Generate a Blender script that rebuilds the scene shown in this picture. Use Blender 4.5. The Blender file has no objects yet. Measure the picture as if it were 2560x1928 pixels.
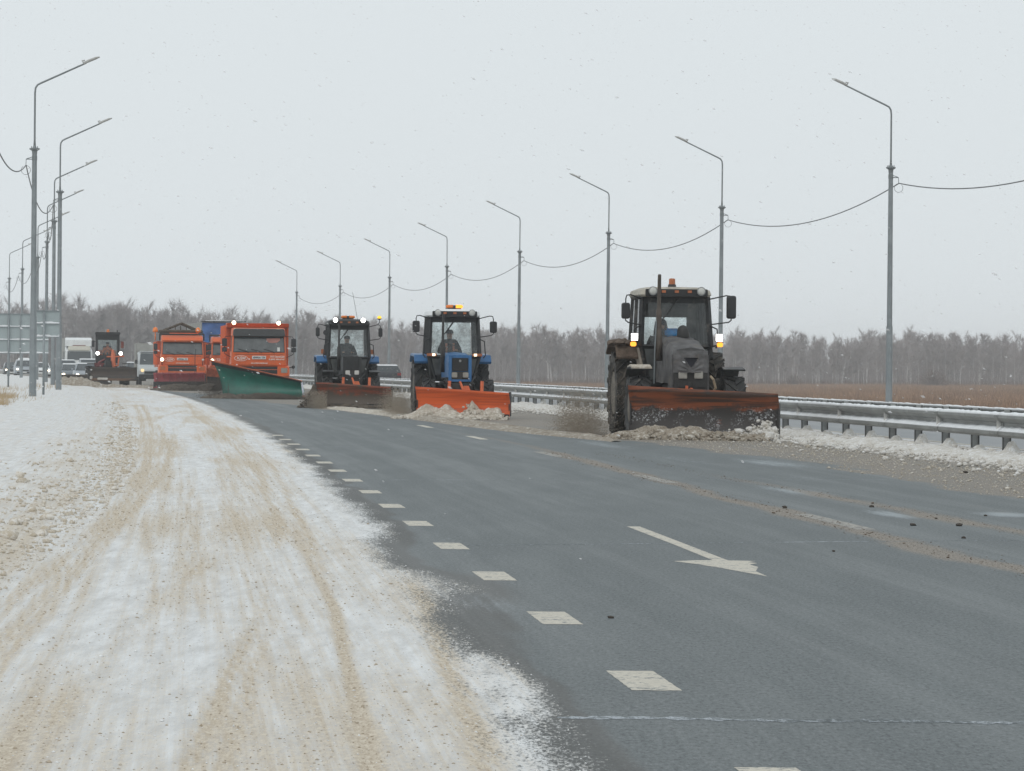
import bpy, bmesh, math, random
import numpy as np
from mathutils import Vector, Matrix

R = math.radians
PI = math.pi
C = bpy.context.scene.collection
scene = bpy.context.scene
random.seed(7)
rng = np.random.default_rng(11)

# ------------------------------------------------------------------ camera
CAM_H = 1.34
cam_d = bpy.data.cameras.new("camera")
cam = bpy.data.objects.new("camera", cam_d)
C.objects.link(cam)
cam_d.sensor_width = 36.0
cam_d.lens = 131.8
cam_d.clip_start = 0.1
cam_d.clip_end = 5000
cam.matrix_world = (Matrix.Translation((0, 0, CAM_H))
                    @ Matrix.Rotation(R(90) - math.atan(38.77 / 8098.0), 4, 'X')
                    @ Matrix.Rotation(0.00887, 4, 'Z'))
scene.camera = cam

# ------------------------------------------------------------------ world
SUN_EL, SUN_AZ = R(42), R(200)
w = bpy.data.worlds.new("World")
scene.world = w
w.use_nodes = True
nt = w.node_tree
nt.nodes.clear()
out = nt.nodes.new("ShaderNodeOutputWorld")
sky = nt.nodes.new("ShaderNodeTexSky")
sky.sky_type = 'NISHITA'
sky.sun_disc = False
sky.sun_elevation = SUN_EL
sky.sun_rotation = SUN_AZ
sky.dust_density = 6.0
bg1 = nt.nodes.new("ShaderNodeBackground")
bg1.inputs['Strength'].default_value = 0.08
nt.links.new(sky.outputs[0], bg1.inputs['Color'])
bg2 = nt.nodes.new("ShaderNodeBackground")          # the even cloud deck of a snowy day
bg2.inputs['Color'].default_value = (0.775, 0.83, 0.857, 1)
bg2.inputs['Strength'].default_value = 1.0
mxw = nt.nodes.new("ShaderNodeMixShader")
mxw.inputs[0].default_value = 0.93
nt.links.new(bg1.outputs[0], mxw.inputs[1])
nt.links.new(bg2.outputs[0], mxw.inputs[2])
nt.links.new(mxw.outputs[0], out.inputs['Surface'])

# ------------------------------------------------------------------ sun
sun_d = bpy.data.lights.new("sun", 'SUN')
sun_d.energy = 0.6
sun_d.angle = R(25)
sun_d.color = (1.0, 0.97, 0.93)
sun = bpy.data.objects.new("sun", sun_d)
C.objects.link(sun)
sun.rotation_euler = (R(90) - SUN_EL, 0, R(180) - SUN_AZ + R(0))
vs = scene.view_settings
vs.view_transform = 'Standard'
vs.look = 'None'
vs.exposure = 0.0
vs.gamma = 1.0
vs.use_curve_mapping = False
scene.cycles.volume_bounces = 1
scene.cycles.max_bounces = 8
scene.cycles.transparent_max_bounces = 16


# ------------------------------------------------------------------ road line: x of lateral offset u at distance z
def RX(u, z):
    return u - 0.08012 * z - 0.00012 * z * z


def SL(z):
    return 0.08012 + 0.00024 * z


def ROT(z):
    return math.atan(SL(z))


def P3(u, z, h=0.0):
    return (RX(u, z), z, h)


# ------------------------------------------------------------------ numpy noise
def _h(ix, iy, iz, seed):
    n = (ix.astype(np.int64) * 374761393 + iy.astype(np.int64) * 668265263 + iz.astype(np.int64) * 2147483647 + seed * 974634777) & 0xffffffff
    n = ((n ^ (n >> 13)) * 1274126177) & 0xffffffff
    n = n ^ (n >> 16)
    return (n & 0xffffff) / float(0xffffff)


def vnoise(x, y, z=None, seed=0):
    x = np.asarray(x, float); y = np.asarray(y, float)
    z = np.zeros_like(x) if z is None else np.asarray(z, float)
    ix, iy, iz = np.floor(x), np.floor(y), np.floor(z)
    fx, fy, fz = x - ix, y - iy, z - iz
    fx, fy, fz = [t * t * (3 - 2 * t) for t in (fx, fy, fz)]
    r = 0
    for dx in (0, 1):
        for dy in (0, 1):
            for dz in (0, 1):
                wgt = (fx if dx else 1 - fx) * (fy if dy else 1 - fy) * (fz if dz else 1 - fz)
                r = r + wgt * _h(ix + dx, iy + dy, iz + dz, seed)
    return r


def fbm(x, y, z=None, octv=4, seed=0):
    a, s, t = 0.5, 0.0, 0.0
    f = 1.0
    for o in range(octv):
        s = s + a * vnoise(np.asarray(x) * f, np.asarray(y) * f, None if z is None else np.asarray(z) * f, seed + o * 17)
        t += a
        a *= 0.5
        f *= 2.03
    return s / t


def sstep(a, b, x):
    t = np.clip((x - a) / (b - a), 0, 1)
    return t * t * (3 - 2 * t)


# ------------------------------------------------------------------ mesh builder
class MB:
    def __init__(s):
        s.v = []
        s.f = []

    def add(s, vs_, fs_):
        b = len(s.v)
        s.v.extend([tuple(p) for p in vs_])
        s.f.extend([tuple(i + b for i in f) for f in fs_])
        return s

    def hexa(s, p):
        return s.add(p, [(3, 2, 1, 0), (4, 5, 6, 7), (0, 1, 5, 4), (1, 2, 6, 5), (2, 3, 7, 6), (3, 0, 4, 7)])

    def box(s, cx, cy, cz, sx, sy, sz, rot=None):
        p = [(-1, -1, -1), (1, -1, -1), (1, 1, -1), (-1, 1, -1), (-1, -1, 1), (1, -1, 1), (1, 1, 1), (-1, 1, 1)]
        p = [Vector((a * sx / 2, b * sy / 2, c * sz / 2)) for a, b, c in p]
        if rot is not None:
            p = [rot @ q for q in p]
        return s.hexa([q + Vector((cx, cy, cz)) for q in p])

    def slab(s, quad, t, shrink=0.0):
        q = [Vector(p) for p in quad]
        c = sum(q, Vector()) / 4
        q = [c + (p - c) * (1 - shrink) for p in q]
        n = (q[1] - q[0]).cross(q[3] - q[0]).normalized() * (t / 2)
        return s.hexa([p - n for p in q] + [p + n for p in q])

    def tube(s, pts, r, n=6, caps=True):
        pts = [Vector(p) for p in pts]
        rs = r if isinstance(r, (list, tuple)) else [r] * len(pts)
        rings = []
        up = None
        for i, p in enumerate(pts):
            if i == 0:
                d = pts[1] - p
            elif i == len(pts) - 1:
                d = p - pts[i - 1]
            else:
                d = (pts[i + 1] - p).normalized() + (p - pts[i - 1]).normalized()
            d.normalize()
            if up is None:
                up = Vector((0, 0, 1)) if abs(d.z) < 0.9 else Vector((0, 1, 0))
            a = d.cross(up)
            if a.length < 1e-4:
                a = d.orthogonal()
            a.normalize()
            b = a.cross(d).normalized()
            up = b
            rings.append([p + (a * math.cos(2 * PI * k / n) + b * math.sin(2 * PI * k / n)) * rs[i] for k in range(n)])
        return s.loft(rings, caps)

    def loft(s, rings, caps=True):
        n = len(rings[0])
        vv = [p for r_ in rings for p in r_]
        ff = []
        for i in range(len(rings) - 1):
            for k in range(n):
                a = i * n + k
                b = i * n + (k + 1) % n
                ff.append((a, b, b + n, a + n))
        if caps:
            ff.append(tuple(reversed(range(n))))
            m = (len(rings) - 1) * n
            ff.append(tuple(range(m, m + n)))
        return s.add(vv, ff)

    def lathe(s, prof, axis='x', c=(0, 0, 0), n=20):
        c = Vector(c)
        rings = []
        for a_, r_ in prof:
            ring = []
            for k in range(n):
                t = 2 * PI * k / n
                u_, v_ = r_ * math.cos(t), r_ * math.sin(t)
                p = {'x': (a_, u_, v_), 'y': (u_, a_, v_), 'z': (u_, v_, a_)}[axis]
                ring.append(c + Vector(p))
            rings.append(ring)
        return s.loft(rings)

    def prism(s, poly, axis, d0, d1):
        m = {'x': lambda a, b, d: (d, a, b), 'y': lambda a, b, d: (a, d, b), 'z': lambda a, b, d: (a, b, d)}[axis]
        n = len(poly)
        vv = [m(a, b, d0) for a, b in poly] + [m(a, b, d1) for a, b in poly]
        ff = [tuple(reversed(range(n))), tuple(range(n, 2 * n))]
        ff += [(k, (k + 1) % n, n + (k + 1) % n, n + k) for k in range(n)]
        return s.add(vv, ff)

    def ico(s, c, r, sq=(1, 1, 1), jit=0.25):
        vv, ff = ICO
        out_ = []
        for p in vv:
            k = 1 + random.uniform(-jit, jit)
            out_.append((c[0] + p[0] * r * sq[0] * k, c[1] + p[1] * r * sq[1] * k, c[2] + p[2] * r * sq[2] * k))
        return s.add(out_, ff)

    def mesh(s, name, bevel=0.0, smooth=False, normals=True):
        me = bpy.data.meshes.new(name)
        me.from_pydata(s.v, [], s.f)
        if normals or bevel > 0:
            bm = bmesh.new()
            bm.from_mesh(me)
            bmesh.ops.recalc_face_normals(bm, faces=bm.faces)
            if bevel > 0:
                es = [e for e in bm.edges if len(e.link_faces) == 2 and e.calc_face_angle(0) > 0.5]
                bmesh.ops.bevel(bm, geom=es, offset=bevel, segments=2, affect='EDGES', clamp_overlap=True)
            bm.to_mesh(me)
            bm.free()
        if smooth:
            me.shade_smooth()
        me.update()
        return me

    def build(s, name, mat=None, parent=None, bevel=0.0, smooth=False, loc=None, label=None):
        me = s.mesh(name, bevel, smooth)
        return link(name, me, mat, parent, loc, label=label)


_t = (1 + 5 ** 0.5) / 2
_iv = [(-1, _t, 0), (1, _t, 0), (-1, -_t, 0), (1, -_t, 0), (0, -1, _t), (0, 1, _t), (0, -1, -_t), (0, 1, -_t), (_t, 0, -1), (_t, 0, 1), (-_t, 0, -1), (-_t, 0, 1)]
ICO = ([(a / 1.902, b / 1.902, c / 1.902) for a, b, c in _iv],
       [(0, 11, 5), (0, 5, 1), (0, 1, 7), (0, 7, 10), (0, 10, 11), (1, 5, 9), (5, 11, 4), (11, 10, 2), (10, 7, 6), (7, 1, 8),
        (3, 9, 4), (3, 4, 2), (3, 2, 6), (3, 6, 8), (3, 8, 9), (4, 9, 5), (2, 4, 11), (6, 2, 10), (8, 6, 7), (9, 8, 1)])


def link(name, me, mat=None, parent=None, loc=None, rot=None, label=None):
    o = bpy.data.objects.new(name, me)
    C.objects.link(o)
    if mat is not None and me is not None and len(me.materials) == 0:
        for m_ in (mat if isinstance(mat, (list, tuple)) else [mat]):
            me.materials.append(m_)
    if parent is not None:
        o.parent = parent
    if loc is not None:
        o.location = loc
    if rot is not None:
        o.rotation_euler = rot
    if label:
        o['label'] = label
    return o


def tag(o, label=None, cat=None, group=None, kind=None):
    if label: o['label'] = label
    if cat: o['category'] = cat
    if group: o['group'] = group
    if kind: o['kind'] = kind
    return o


def thing(name, label, cat, loc=(0, 0, 0), rz=0.0, group=None):
    o = bpy.data.objects.new(name, None)
    o.empty_display_size = 0.2
    C.objects.link(o)
    o.location = loc
    o.rotation_euler = (0, 0, rz)
    return tag(o, label, cat, group)


def copy_tree(o, parent=None):
    c = o.copy()
    C.objects.link(c)
    if parent is not None:
        c.parent = parent
    for ch in list(o.children):
        copy_tree(ch, c)
    return c


def raw_mesh(name, V, F, mat=None, parent=None, smooth=False):
    """numpy verts (n,3), faces (m,k) -> linked object"""
    me = bpy.data.meshes.new(name)
    V = np.ascontiguousarray(V, dtype=np.float32)
    F = np.ascontiguousarray(F, dtype=np.int32)
    k = F.shape[1]
    me.vertices.add(len(V))
    me.vertices.foreach_set('co', V.ravel())
    me.loops.add(F.size)
    me.loops.foreach_set('vertex_index', F.ravel())
    me.polygons.add(len(F))
    me.polygons.foreach_set('loop_start', np.arange(0, F.size, k, dtype=np.int32))
    me.update(calc_edges=True)
    me.validate()
    if smooth:
        me.shade_smooth()
    return link(name, me, mat, parent)


def fattr(o, name, arr):
    a = o.data.attributes.new(name, 'FLOAT', 'POINT')
    a.data.foreach_set('value', np.ascontiguousarray(arr, dtype=np.float32).ravel())


def grid_faces(nr, nc):
    i = np.arange(nr - 1)[:, None] * nc + np.arange(nc - 1)[None, :]
    i = i.ravel()
    return np.stack([i, i + 1, i + nc + 1, i + nc], 1)


# ------------------------------------------------------------------ materials
class N:
    def __init__(s, name):
        s.m = bpy.data.materials.new(name)
        s.m.use_nodes = True
        s.t = s.m.node_tree
        s.t.nodes.clear()
        s.out = s.t.nodes.new("ShaderNodeOutputMaterial")
        s.co = s.t.nodes.new("ShaderNodeTexCoord")

    def n(s, typ, **kw):
        x = s.t.nodes.new(typ)
        for k, v_ in kw.items():
            setattr(x, k, v_)
        return x

    def L(s, a, b):
        s.t.links.new(a, b)

    def val(s, sock, v_):
        if hasattr(v_, 'is_output') or isinstance(v_, bpy.types.NodeSocket):
            s.L(v_, sock)
        else:
            if sock.type == 'RGBA' and len(v_) == 3:
                v_ = (*v_, 1)
            sock.default_value = v_

    def noise(s, scale, detail=4, rough=0.6, stretch=None, dist=0.0):
        x = s.n("ShaderNodeTexNoise")
        x.inputs['Scale'].default_value = scale
        x.inputs['Detail'].default_value = detail
        x.inputs['Roughness'].default_value = rough
        x.inputs['Distortion'].default_value = dist
        if stretch:
            mp = s.n("ShaderNodeMapping")
            mp.inputs['Scale'].default_value = stretch
            s.L(s.co.outputs['Object'], mp.inputs['Vector'])
            s.L(mp.outputs[0], x.inputs['Vector'])
        else:
            s.L(s.co.outputs['Object'], x.inputs['Vector'])
        return x.outputs['Fac']

    def ramp(s, fac, a, b, smooth=True):
        x = s.n("ShaderNodeMapRange")
        x.interpolation_type = 'SMOOTHSTEP' if smooth else 'LINEAR'
        s.val(x.inputs['Value'], fac)
        x.inputs['From Min'].default_value = a
        x.inputs['From Max'].default_value = b
        return x.outputs[0]

    def math(s, op, a, b=0.0, clamp=False):
        x = s.n("ShaderNodeMath", operation=op)
        x.use_clamp = clamp
        s.val(x.inputs[0], a)
        s.val(x.inputs[1], b)
        return x.outputs[0]

    def mix(s, fac, a, b):
        x = s.n("ShaderNodeMix", data_type='RGBA')
        s.val(x.inputs[0], fac)
        s.val(x.inputs[6], a)
        s.val(x.inputs[7], b)
        return x.outputs[2]

    def attr(s, name):
        x = s.n("ShaderNodeAttribute", attribute_name=name)
        return x.outputs['Fac']

    def bump(s, h, strength=0.3, dist=0.02):
        x = s.n("ShaderNodeBump")
        x.inputs['Strength'].default_value = strength
        x.inputs['Distance'].default_value = dist
        s.val(x.inputs['Height'], h)
        return x.outputs[0]

    def bsdf(s, col, rough=0.6, metal=0.0, spec=0.5, normal=None):
        x = s.n("ShaderNodeBsdfPrincipled")
        s.val(x.inputs['Base Color'], col)
        s.val(x.inputs['Roughness'], rough)
        s.val(x.inputs['Metallic'], metal)
        s.val(x.inputs['Specular IOR Level'], spec)
        if normal is not None:
            s.L(normal, x.inputs['Normal'])
        return x.outputs[0]

    def done(s, sh):
        s.L(sh, s.out.inputs['Surface'])
        return s.m


def M(name, col, rough=0.6, metal=0.0, var=0.15, scale=4.0, dirt=None, spec=0.5, stretch=None, bump=0.0):
    a = N(name)
    n1 = a.noise(scale, 5, 0.65, stretch)
    lo = tuple(c * (1 - var) for c in col)
    hi = tuple(min(1, c * (1 + var)) for c in col)
    c_ = a.mix(a.ramp(n1, 0.3, 0.7), lo, hi)
    r_ = rough
    if dirt:
        dcol, amt, dsc = dirt
        n2 = a.noise(dsc, 7, 0.7)
        f_ = a.ramp(n2, 0.78 - 0.56 * amt, 1.02 - 0.56 * amt)
        c_ = a.mix(f_, c_, dcol)
        r_ = a.ramp(f_, -rough / max(0.95 - rough, 0.05), 1.0) if False else rough
    nb = a.bump(a.noise(scale * 6, 4), bump, 0.01) if bump else None
    return a.done(a.bsdf(c_, r_, metal, spec, nb))


def EM(name, col, st):
    a = N(name)
    e = a.n("ShaderNodeEmission")
    e.inputs['Color'].default_value = (*col, 1)
    e.inputs['Strength'].default_value = st
    return a.done(e.outputs[0])


def GLASS(name, tint=(0.93, 0.96, 0.96), dirt=0.06):
    a = N(name)
    tr = a.n("ShaderNodeBsdfTransparent")
    tr.inputs[0].default_value = (*tint, 1)
    gl = a.n("ShaderNodeBsdfGlossy")
    gl.inputs['Roughness'].default_value = 0.04
    fr = a.n("ShaderNodeFresnel")
    fr.inputs[0].default_value = 1.45
    m1 = a.n("ShaderNodeMixShader")
    a.L(fr.outputs[0], m1.inputs[0]); a.L(tr.outputs[0], m1.inputs[1]); a.L(gl.outputs[0], m1.inputs[2])
    df = a.n("ShaderNodeBsdfDiffuse")
    df.inputs[0].default_value = (0.4, 0.4, 0.38, 1)
    m2 = a.n("ShaderNodeMixShader")
    f_ = a.math('MULTIPLY', a.ramp(a.noise(5, 5, 0.7), 0.35, 0.8), dirt * 2)
    a.L(f_, m2.inputs[0]); a.L(m1.outputs[0], m2.inputs[1]); a.L(df.outputs[0], m2.inputs[2])
    return a.done(m2.outputs[0])


MUD = (0.085, 0.068, 0.052)
m_galv = M('galvanised_steel', (0.25, 0.275, 0.285), 0.5, 0.55, 0.16, 1.3, ((0.16, 0.175, 0.175), 0.4, 2.5))
m_galv_rail = M('rail_steel', (0.215, 0.222, 0.215), 0.5, 0.0, 0.2, 1.5, ((0.09, 0.09, 0.085), 0.42, 3.0))
m_arm = M('lamp_arm_steel', (0.2, 0.22, 0.225), 0.5, 0.4, 0.1, 2)
m_lampgrey = M('lamp_housing_paint', (0.42, 0.42, 0.4), 0.5, 0, 0.05)
m_black = M('black_paint', (0.016, 0.017, 0.018), 0.5, 0, 0.2, 6, ((0.06, 0.055, 0.05), 0.3, 5))
m_blackmud = M('muddy_black_paint', (0.014, 0.015, 0.016), 0.5, 0, 0.2, 6, ((0.13, 0.11, 0.09), 0.46, 5))
m_blackplastic = M('black_plastic', (0.022, 0.023, 0.025), 0.55, 0, 0.2, 6, ((0.07, 0.065, 0.06), 0.2, 7))
m_rubber = M('tyre_rubber', (0.028, 0.028, 0.028), 0.75, 0, 0.2, 8, ((0.17, 0.155, 0.135), 0.46, 5.5))
m_rubber_muddy = M('muddy_tyre_rubber', (0.028, 0.026, 0.023), 0.85, 0, 0.2, 8, ((0.11, 0.094, 0.075), 0.62, 4.0))
m_rim = M('muddy_wheel_rim', (0.16, 0.14, 0.115), 0.8, 0, 0.3, 5, (MUD, 0.4, 6))
m_blue = M('blue_paint', (0.025, 0.125, 0.30), 0.4, 0, 0.12, 5, ((0.09, 0.09, 0.085), 0.25, 6))
m_cream = M('cream_roof_paint', (0.62, 0.6, 0.54), 0.5, 0, 0.08, 4, ((0.35, 0.31, 0.25), 0.3, 3))
m_creamdirty = M('grimy_cream_roof', (0.4, 0.37, 0.31), 0.65, 0, 0.15, 4, ((0.16, 0.135, 0.11), 0.5, 3))
m_beige = M('dirty_beige_panel', (0.36, 0.32, 0.27), 0.7, 0, 0.2, 4, ((0.16, 0.11, 0.08), 0.5, 5))
m_mudcake = M('caked_mud', (0.12, 0.088, 0.066), 0.95, 0, 0.35, 9, ((0.25, 0.2, 0.17), 0.35, 6), bump=0.6)
m_quilt = M('grey_quilted_hood_cover', (0.10, 0.098, 0.099), 0.8, 0, 0.35, 3.5, ((0.15, 0.132, 0.108), 0.5, 3.2), bump=0.35)
m_exh = M('rusty_exhaust_steel', (0.085, 0.07, 0.058), 0.7, 0.3, 0.3, 6, ((0.15, 0.1, 0.07), 0.35, 5))
m_iron = M('dark_greasy_iron', (0.03, 0.029, 0.028), 0.6, 0.2, 0.3, 6, ((0.1, 0.085, 0.07), 0.35, 5))
m_lens = M('clear_lamp_lens', (0.55, 0.55, 0.52), 0.2, 0, 0.1, 9)
m_lensdirty = M('dirty_lamp_lens', (0.3, 0.29, 0.26), 0.4, 0, 0.15, 12)
m_amber = M('amber_lens', (0.75, 0.2, 0.03), 0.25, 0, 0.1, 9)
m_amberdull = M('dull_amber_lens', (0.4, 0.13, 0.05), 0.4, 0, 0.1, 9)
m_amberlit = EM('lit_amber_lens', (1.0, 0.36, 0.04), 2.2)
m_white_lit = EM('lit_white_lamp', (1.0, 0.98, 0.93), 9)
m_warm_lit = EM('lit_warm_lamp', (1.0, 0.86, 0.6), 7)
m_glass = GLASS('cab_glass')
a = N('frosted_rear_glass')
_tr = a.n("ShaderNodeBsdfTransparent"); _tr.inputs[0].default_value = (0.93, 0.95, 0.95, 1)
_tl = a.n("ShaderNodeBsdfTranslucent"); _tl.inputs[0].default_value = (0.86, 0.88, 0.88, 1)
_mx = a.n("ShaderNodeMixShader")
a.L(a.math('MULTIPLY', a.ramp(a.noise(2.5, 5, 0.65), 0.38, 0.65), 0.75), _mx.inputs[0]); a.L(_tr.outputs[0], _mx.inputs[1]); a.L(_tl.outputs[0], _mx.inputs[2])
m_frost = a.done(_mx.outputs[0])
m_dglass = M('dark_windscreen_glass', (0.08, 0.087, 0.088), 0.12, 0, 0.3, 1.5, spec=0.8)
m_cglass = M('car_window_glass', (0.035, 0.045, 0.05), 0.12, 0, 0.2, 1.5, spec=0.9)
m_orange = M('orange_truck_paint', (0.66, 0.12, 0.025), 0.42, 0, 0.08, 3, ((0.3, 0.13, 0.07), 0.34, 4))
m_orange2 = M('orange_bed_paint', (0.5, 0.085, 0.025), 0.5, 0, 0.12, 3, ((0.13, 0.06, 0.045), 0.4, 3))
m_oranged = M('dirty_orange_steel', (0.55, 0.13, 0.05), 0.6, 0, 0.2, 5, ((0.16, 0.1, 0.075), 0.35, 6))
m_green = M('green_polymer_moldboard', (0.002, 0.115, 0.082), 0.32, 0, 0.3, 1.2, ((0.03, 0.075, 0.06), 0.1, 3))
m_maroon = M('maroon_moldboard', (0.28, 0.045, 0.055), 0.4, 0, 0.2, 3, ((0.14, 0.075, 0.07), 0.35, 3))
m_white = M('white_vehicle_paint', (0.72, 0.74, 0.74), 0.45, 0, 0.06, 3, ((0.45, 0.44, 0.42), 0.25, 2))
m_ivory = M('off_white_sun_visor', (0.66, 0.64, 0.56), 0.5, 0, 0.05)
m_greycanvas = M('grey_canvas', (0.3, 0.3, 0.28), 0.85, 0, 0.12, 2)
m_bluetarp = M('blue_tarpaulin', (0.05, 0.12, 0.3), 0.4, 0, 0.3, 1.2, ((0.3, 0.36, 0.45), 0.25, 1.5))
m_snow = M('clean_snow', (0.8, 0.82, 0.835), 0.85, 0, 0.04, 8, bump=0.3)
m_silver = M('silver_car_paint', (0.34, 0.37, 0.4), 0.35, 0.4, 0.06)
m_darkcar = M('dark_car_paint', (0.035, 0.04, 0.045), 0.35, 0, 0.1, 3, ((0.12, 0.12, 0.12), 0.3, 3))
m_greycar = M('grey_car_paint', (0.16, 0.18, 0.2), 0.35, 0.3, 0.06, 3, ((0.2, 0.2, 0.2), 0.3, 3))
m_text = M('white_lettering', (0.78, 0.72, 0.66), 0.6, 0, 0.03)
m_inkblack = M('black_plate_ink', (0.02, 0.02, 0.03), 0.6, 0, 0.03)
m_plate = M('white_number_plate', (0.7, 0.7, 0.68), 0.5, 0, 0.04)
m_skin = M('skin', (0.45, 0.25, 0.18), 0.6, 0, 0.08)
m_jacket_dark = M('dark_jacket_cloth', (0.03, 0.032, 0.038), 0.9, 0, 0.25, 9)
m_jacket_orange = M('orange_hi_vis_cloth', (0.72, 0.17, 0.05), 0.85, 0, 0.1, 9)
m_trousers = M('dark_trouser_cloth', (0.02, 0.02, 0.024), 0.9, 0, 0.2, 9)
m_orstrap = M('orange_reflective_strap', (0.6, 0.22, 0.14), 0.6, 0, 0.1, 9)
m_bluecloth = M('bright_blue_cloth', (0.04, 0.33, 0.75), 0.7, 0, 0.1, 6)
m_grey = M('grey_paint', (0.22, 0.23, 0.23), 0.6, 0, 0.1)
m_signback = M('sign_back_sheet', (0.33, 0.38, 0.385), 0.5, 0.35, 0.06, 1.2)
m_wire = M('cable_sheath', (0.11, 0.115, 0.12), 0.6, 0, 0.05)
m_bluewhite = M('blue_white_marker', (0.55, 0.58, 0.66), 0.5, 0, 0.3, 30)
m_bark = None


def mat_blade(name, base, rust, grime, amt, low_grime, snow_amt=0.0):
    a = N(name)
    st = a.noise(1.0, 6, 0.65, (0.7, 0.7, 16.0))
    c_ = a.mix(a.ramp(st, 0.42, 0.6), base, rust)
    n2 = a.noise(3.0, 8, 0.7, (1.0, 1.0, 1.6))
    sp = a.n("ShaderNodeSeparateXYZ")
    a.L(a.co.outputs['Object'], sp.inputs[0])
    low = a.ramp(sp.outputs['Z'], low_grime + 0.14, low_grime - 0.14)      # mud splashed on the lower moldboard
    k = a.math('ADD', n2, a.math('MULTIPLY', low, 0.32))
    c_ = a.mix(a.ramp(k, 0.72 - amt * 0.4, 0.86 - amt * 0.4), c_, grime)
    if snow_amt:
        n3 = a.noise(26.0, 4, 0.7)
        n4 = a.noise(1.6, 3, 0.6)
        s_ = a.math('MULTIPLY', a.math('MULTIPLY', a.ramp(n3, 0.5, 0.66), a.ramp(n4, 0.45, 0.62)), low)
        c_ = a.mix(a.math('MULTIPLY', s_, snow_amt), c_, (0.6, 0.62, 0.64))
    return a.done(a.bsdf(c_, 0.55, 0.0, 0.4))


m_blade1 = mat_blade('rusty_orange_blade', (0.22, 0.062, 0.024), (0.055, 0.03, 0.021), (0.04, 0.035, 0.033), 0.42, 0.56, 0.85)
m_blade2 = mat_blade('bright_orange_blade', (0.68, 0.12, 0.025), (0.52, 0.09, 0.025), (0.25, 0.1, 0.05), 0.05, 0.05)
m_blade3 = mat_blade('brown_muddy_blade', (0.25, 0.06, 0.03), (0.1, 0.045, 0.03), (0.085, 0.066, 0.05), 0.55, 0.4)
m_blade4 = mat_blade('dark_muddy_grader_blade', (0.07, 0.052, 0.04), (0.045, 0.036, 0.03), (0.035, 0.03, 0.026), 0.5, 0.6)


# ------------------------------------------------------------------ ground surfaces
def tline(pts):
    pts = sorted(pts, key=lambda p: p[1])
    return np.array([p[1] for p in pts]), np.array([p[0] for p in pts])


TRACKS = [  # (u, z) polylines, half width, strength, z fade-in/out kept by the ends
    ([(-0.7, 122.2), (-0.72, 76.7), (-0.61, 61.5), (-0.56, 48.8), (-0.65, 38.9), (-0.76, 31.7), (-0.87, 27.2), (-0.98, 23.2), (-1.08, 21.2), (-1.2, 15)], 0.075, 0.85),
    ([(-0.48, 122.4), (-0.54, 62.8), (-0.51, 50.5), (-0.58, 40.5), (-0.7, 31.7), (-0.8, 26.3), (-0.87, 22.4), (-0.98, 17), (-1.1, 11)], 0.075, 0.9),
    ([(-0.39, 83.1), (-0.27, 65.6), (-0.23, 56.1), (-0.33, 44.7), (-0.48, 38.0), (-0.66, 29.9), (-0.74, 25.8), (-0.8, 22.8), (-0.9, 17), (-1.0, 11)], 0.07, 0.9),
    ([(-0.5, 83.1), (-0.42, 60), (-0.42, 48), (-0.55, 36), (-0.72, 28), (-0.84, 20), (-0.95, 13)], 0.06, 0.5),
    ([(0.71, 108.4), (-0.14, 96.2), (-0.49, 85.3)], 0.09, 0.6),
    ([(0.43, 92.2), (0.02, 77.1), (-0.23, 62.9)], 0.08, 0.55),
    ([(1.33, 140.4), (0.71, 96.7), (0.81, 81.6), (0.82, 66.0), (0.84, 54.5), (0.87, 47.1), (0.8, 40.3), (0.73, 33.7), (0.64, 29.5), (0.55, 27)], 0.07, 0.85),
    ([(1.1, 130), (0.85, 96.7), (0.98, 81.6), (1.0, 66.0), (0.98, 54.5)], 0.16, 0.5),
    ([(1.03, 83.9), (1.07, 70.6), (1.06, 57.6), (1.12, 49.4), (1.01, 40.9), (0.94, 35.7), (0.88, 30.5), (0.81, 26.5), (0.77, 23.5), (0.66, 17)], 0.05, 0.75),
    ([(0.4, 24), (0.37, 21.9), (0.26, 19.0), (0.15, 16.5), (0.06, 14.4), (-0.04, 12.4), (-0.1, 10)], 0.05, 0.85),
    ([(0.42, 23), (0.39, 19.8), (0.23, 16.2), (0.16, 14.6), (0.07, 12.4), (0.0, 10)], 0.05, 0.6),
    ([(0.78, 30), (0.77, 26.7), (0.73, 21.2), (0.66, 17.3), (0.62, 14.9), (0.56, 12.4), (0.5, 10)], 0.038, 0.9),
    ([(1.3, 22.3), (1.18, 18.9), (1.08, 16.0), (1.02, 14.1), (0.95, 12.5), (0.9, 10)], 0.06, 0.85),
    ([(0.25, 26.6), (-0.06, 23.9), (-0.34, 19.5), (-0.43, 16.4), (-0.54, 13.7)], 0.1, 0.42),
    ([(0.6, 49.2), (0.34, 31.9), (0.33, 24.4), (0.3, 19)], 0.14, 0.42),
    ([(0.95, 60), (0.75, 40), (0.6, 25), (0.45, 12)], 0.3, 0.22),
]
_rt = random.Random(5)
for _k in range(46):
    _u0 = _rt.uniform(-1.05, 1.15); _z0 = _rt.uniform(9, 55); _ln = _rt.uniform(10, 45); _sl = _rt.uniform(-0.012, 0.012)
    TRACKS.append(([(_u0 + _sl * _t * _ln + 0.04 * math.sin(_t * 3 + _k), _z0 + _t * _ln) for _t in (0, 0.25, 0.5, 0.75, 1.0)], _rt.uniform(0.018, 0.06), _rt.uniform(0.2, 0.5)))
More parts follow.
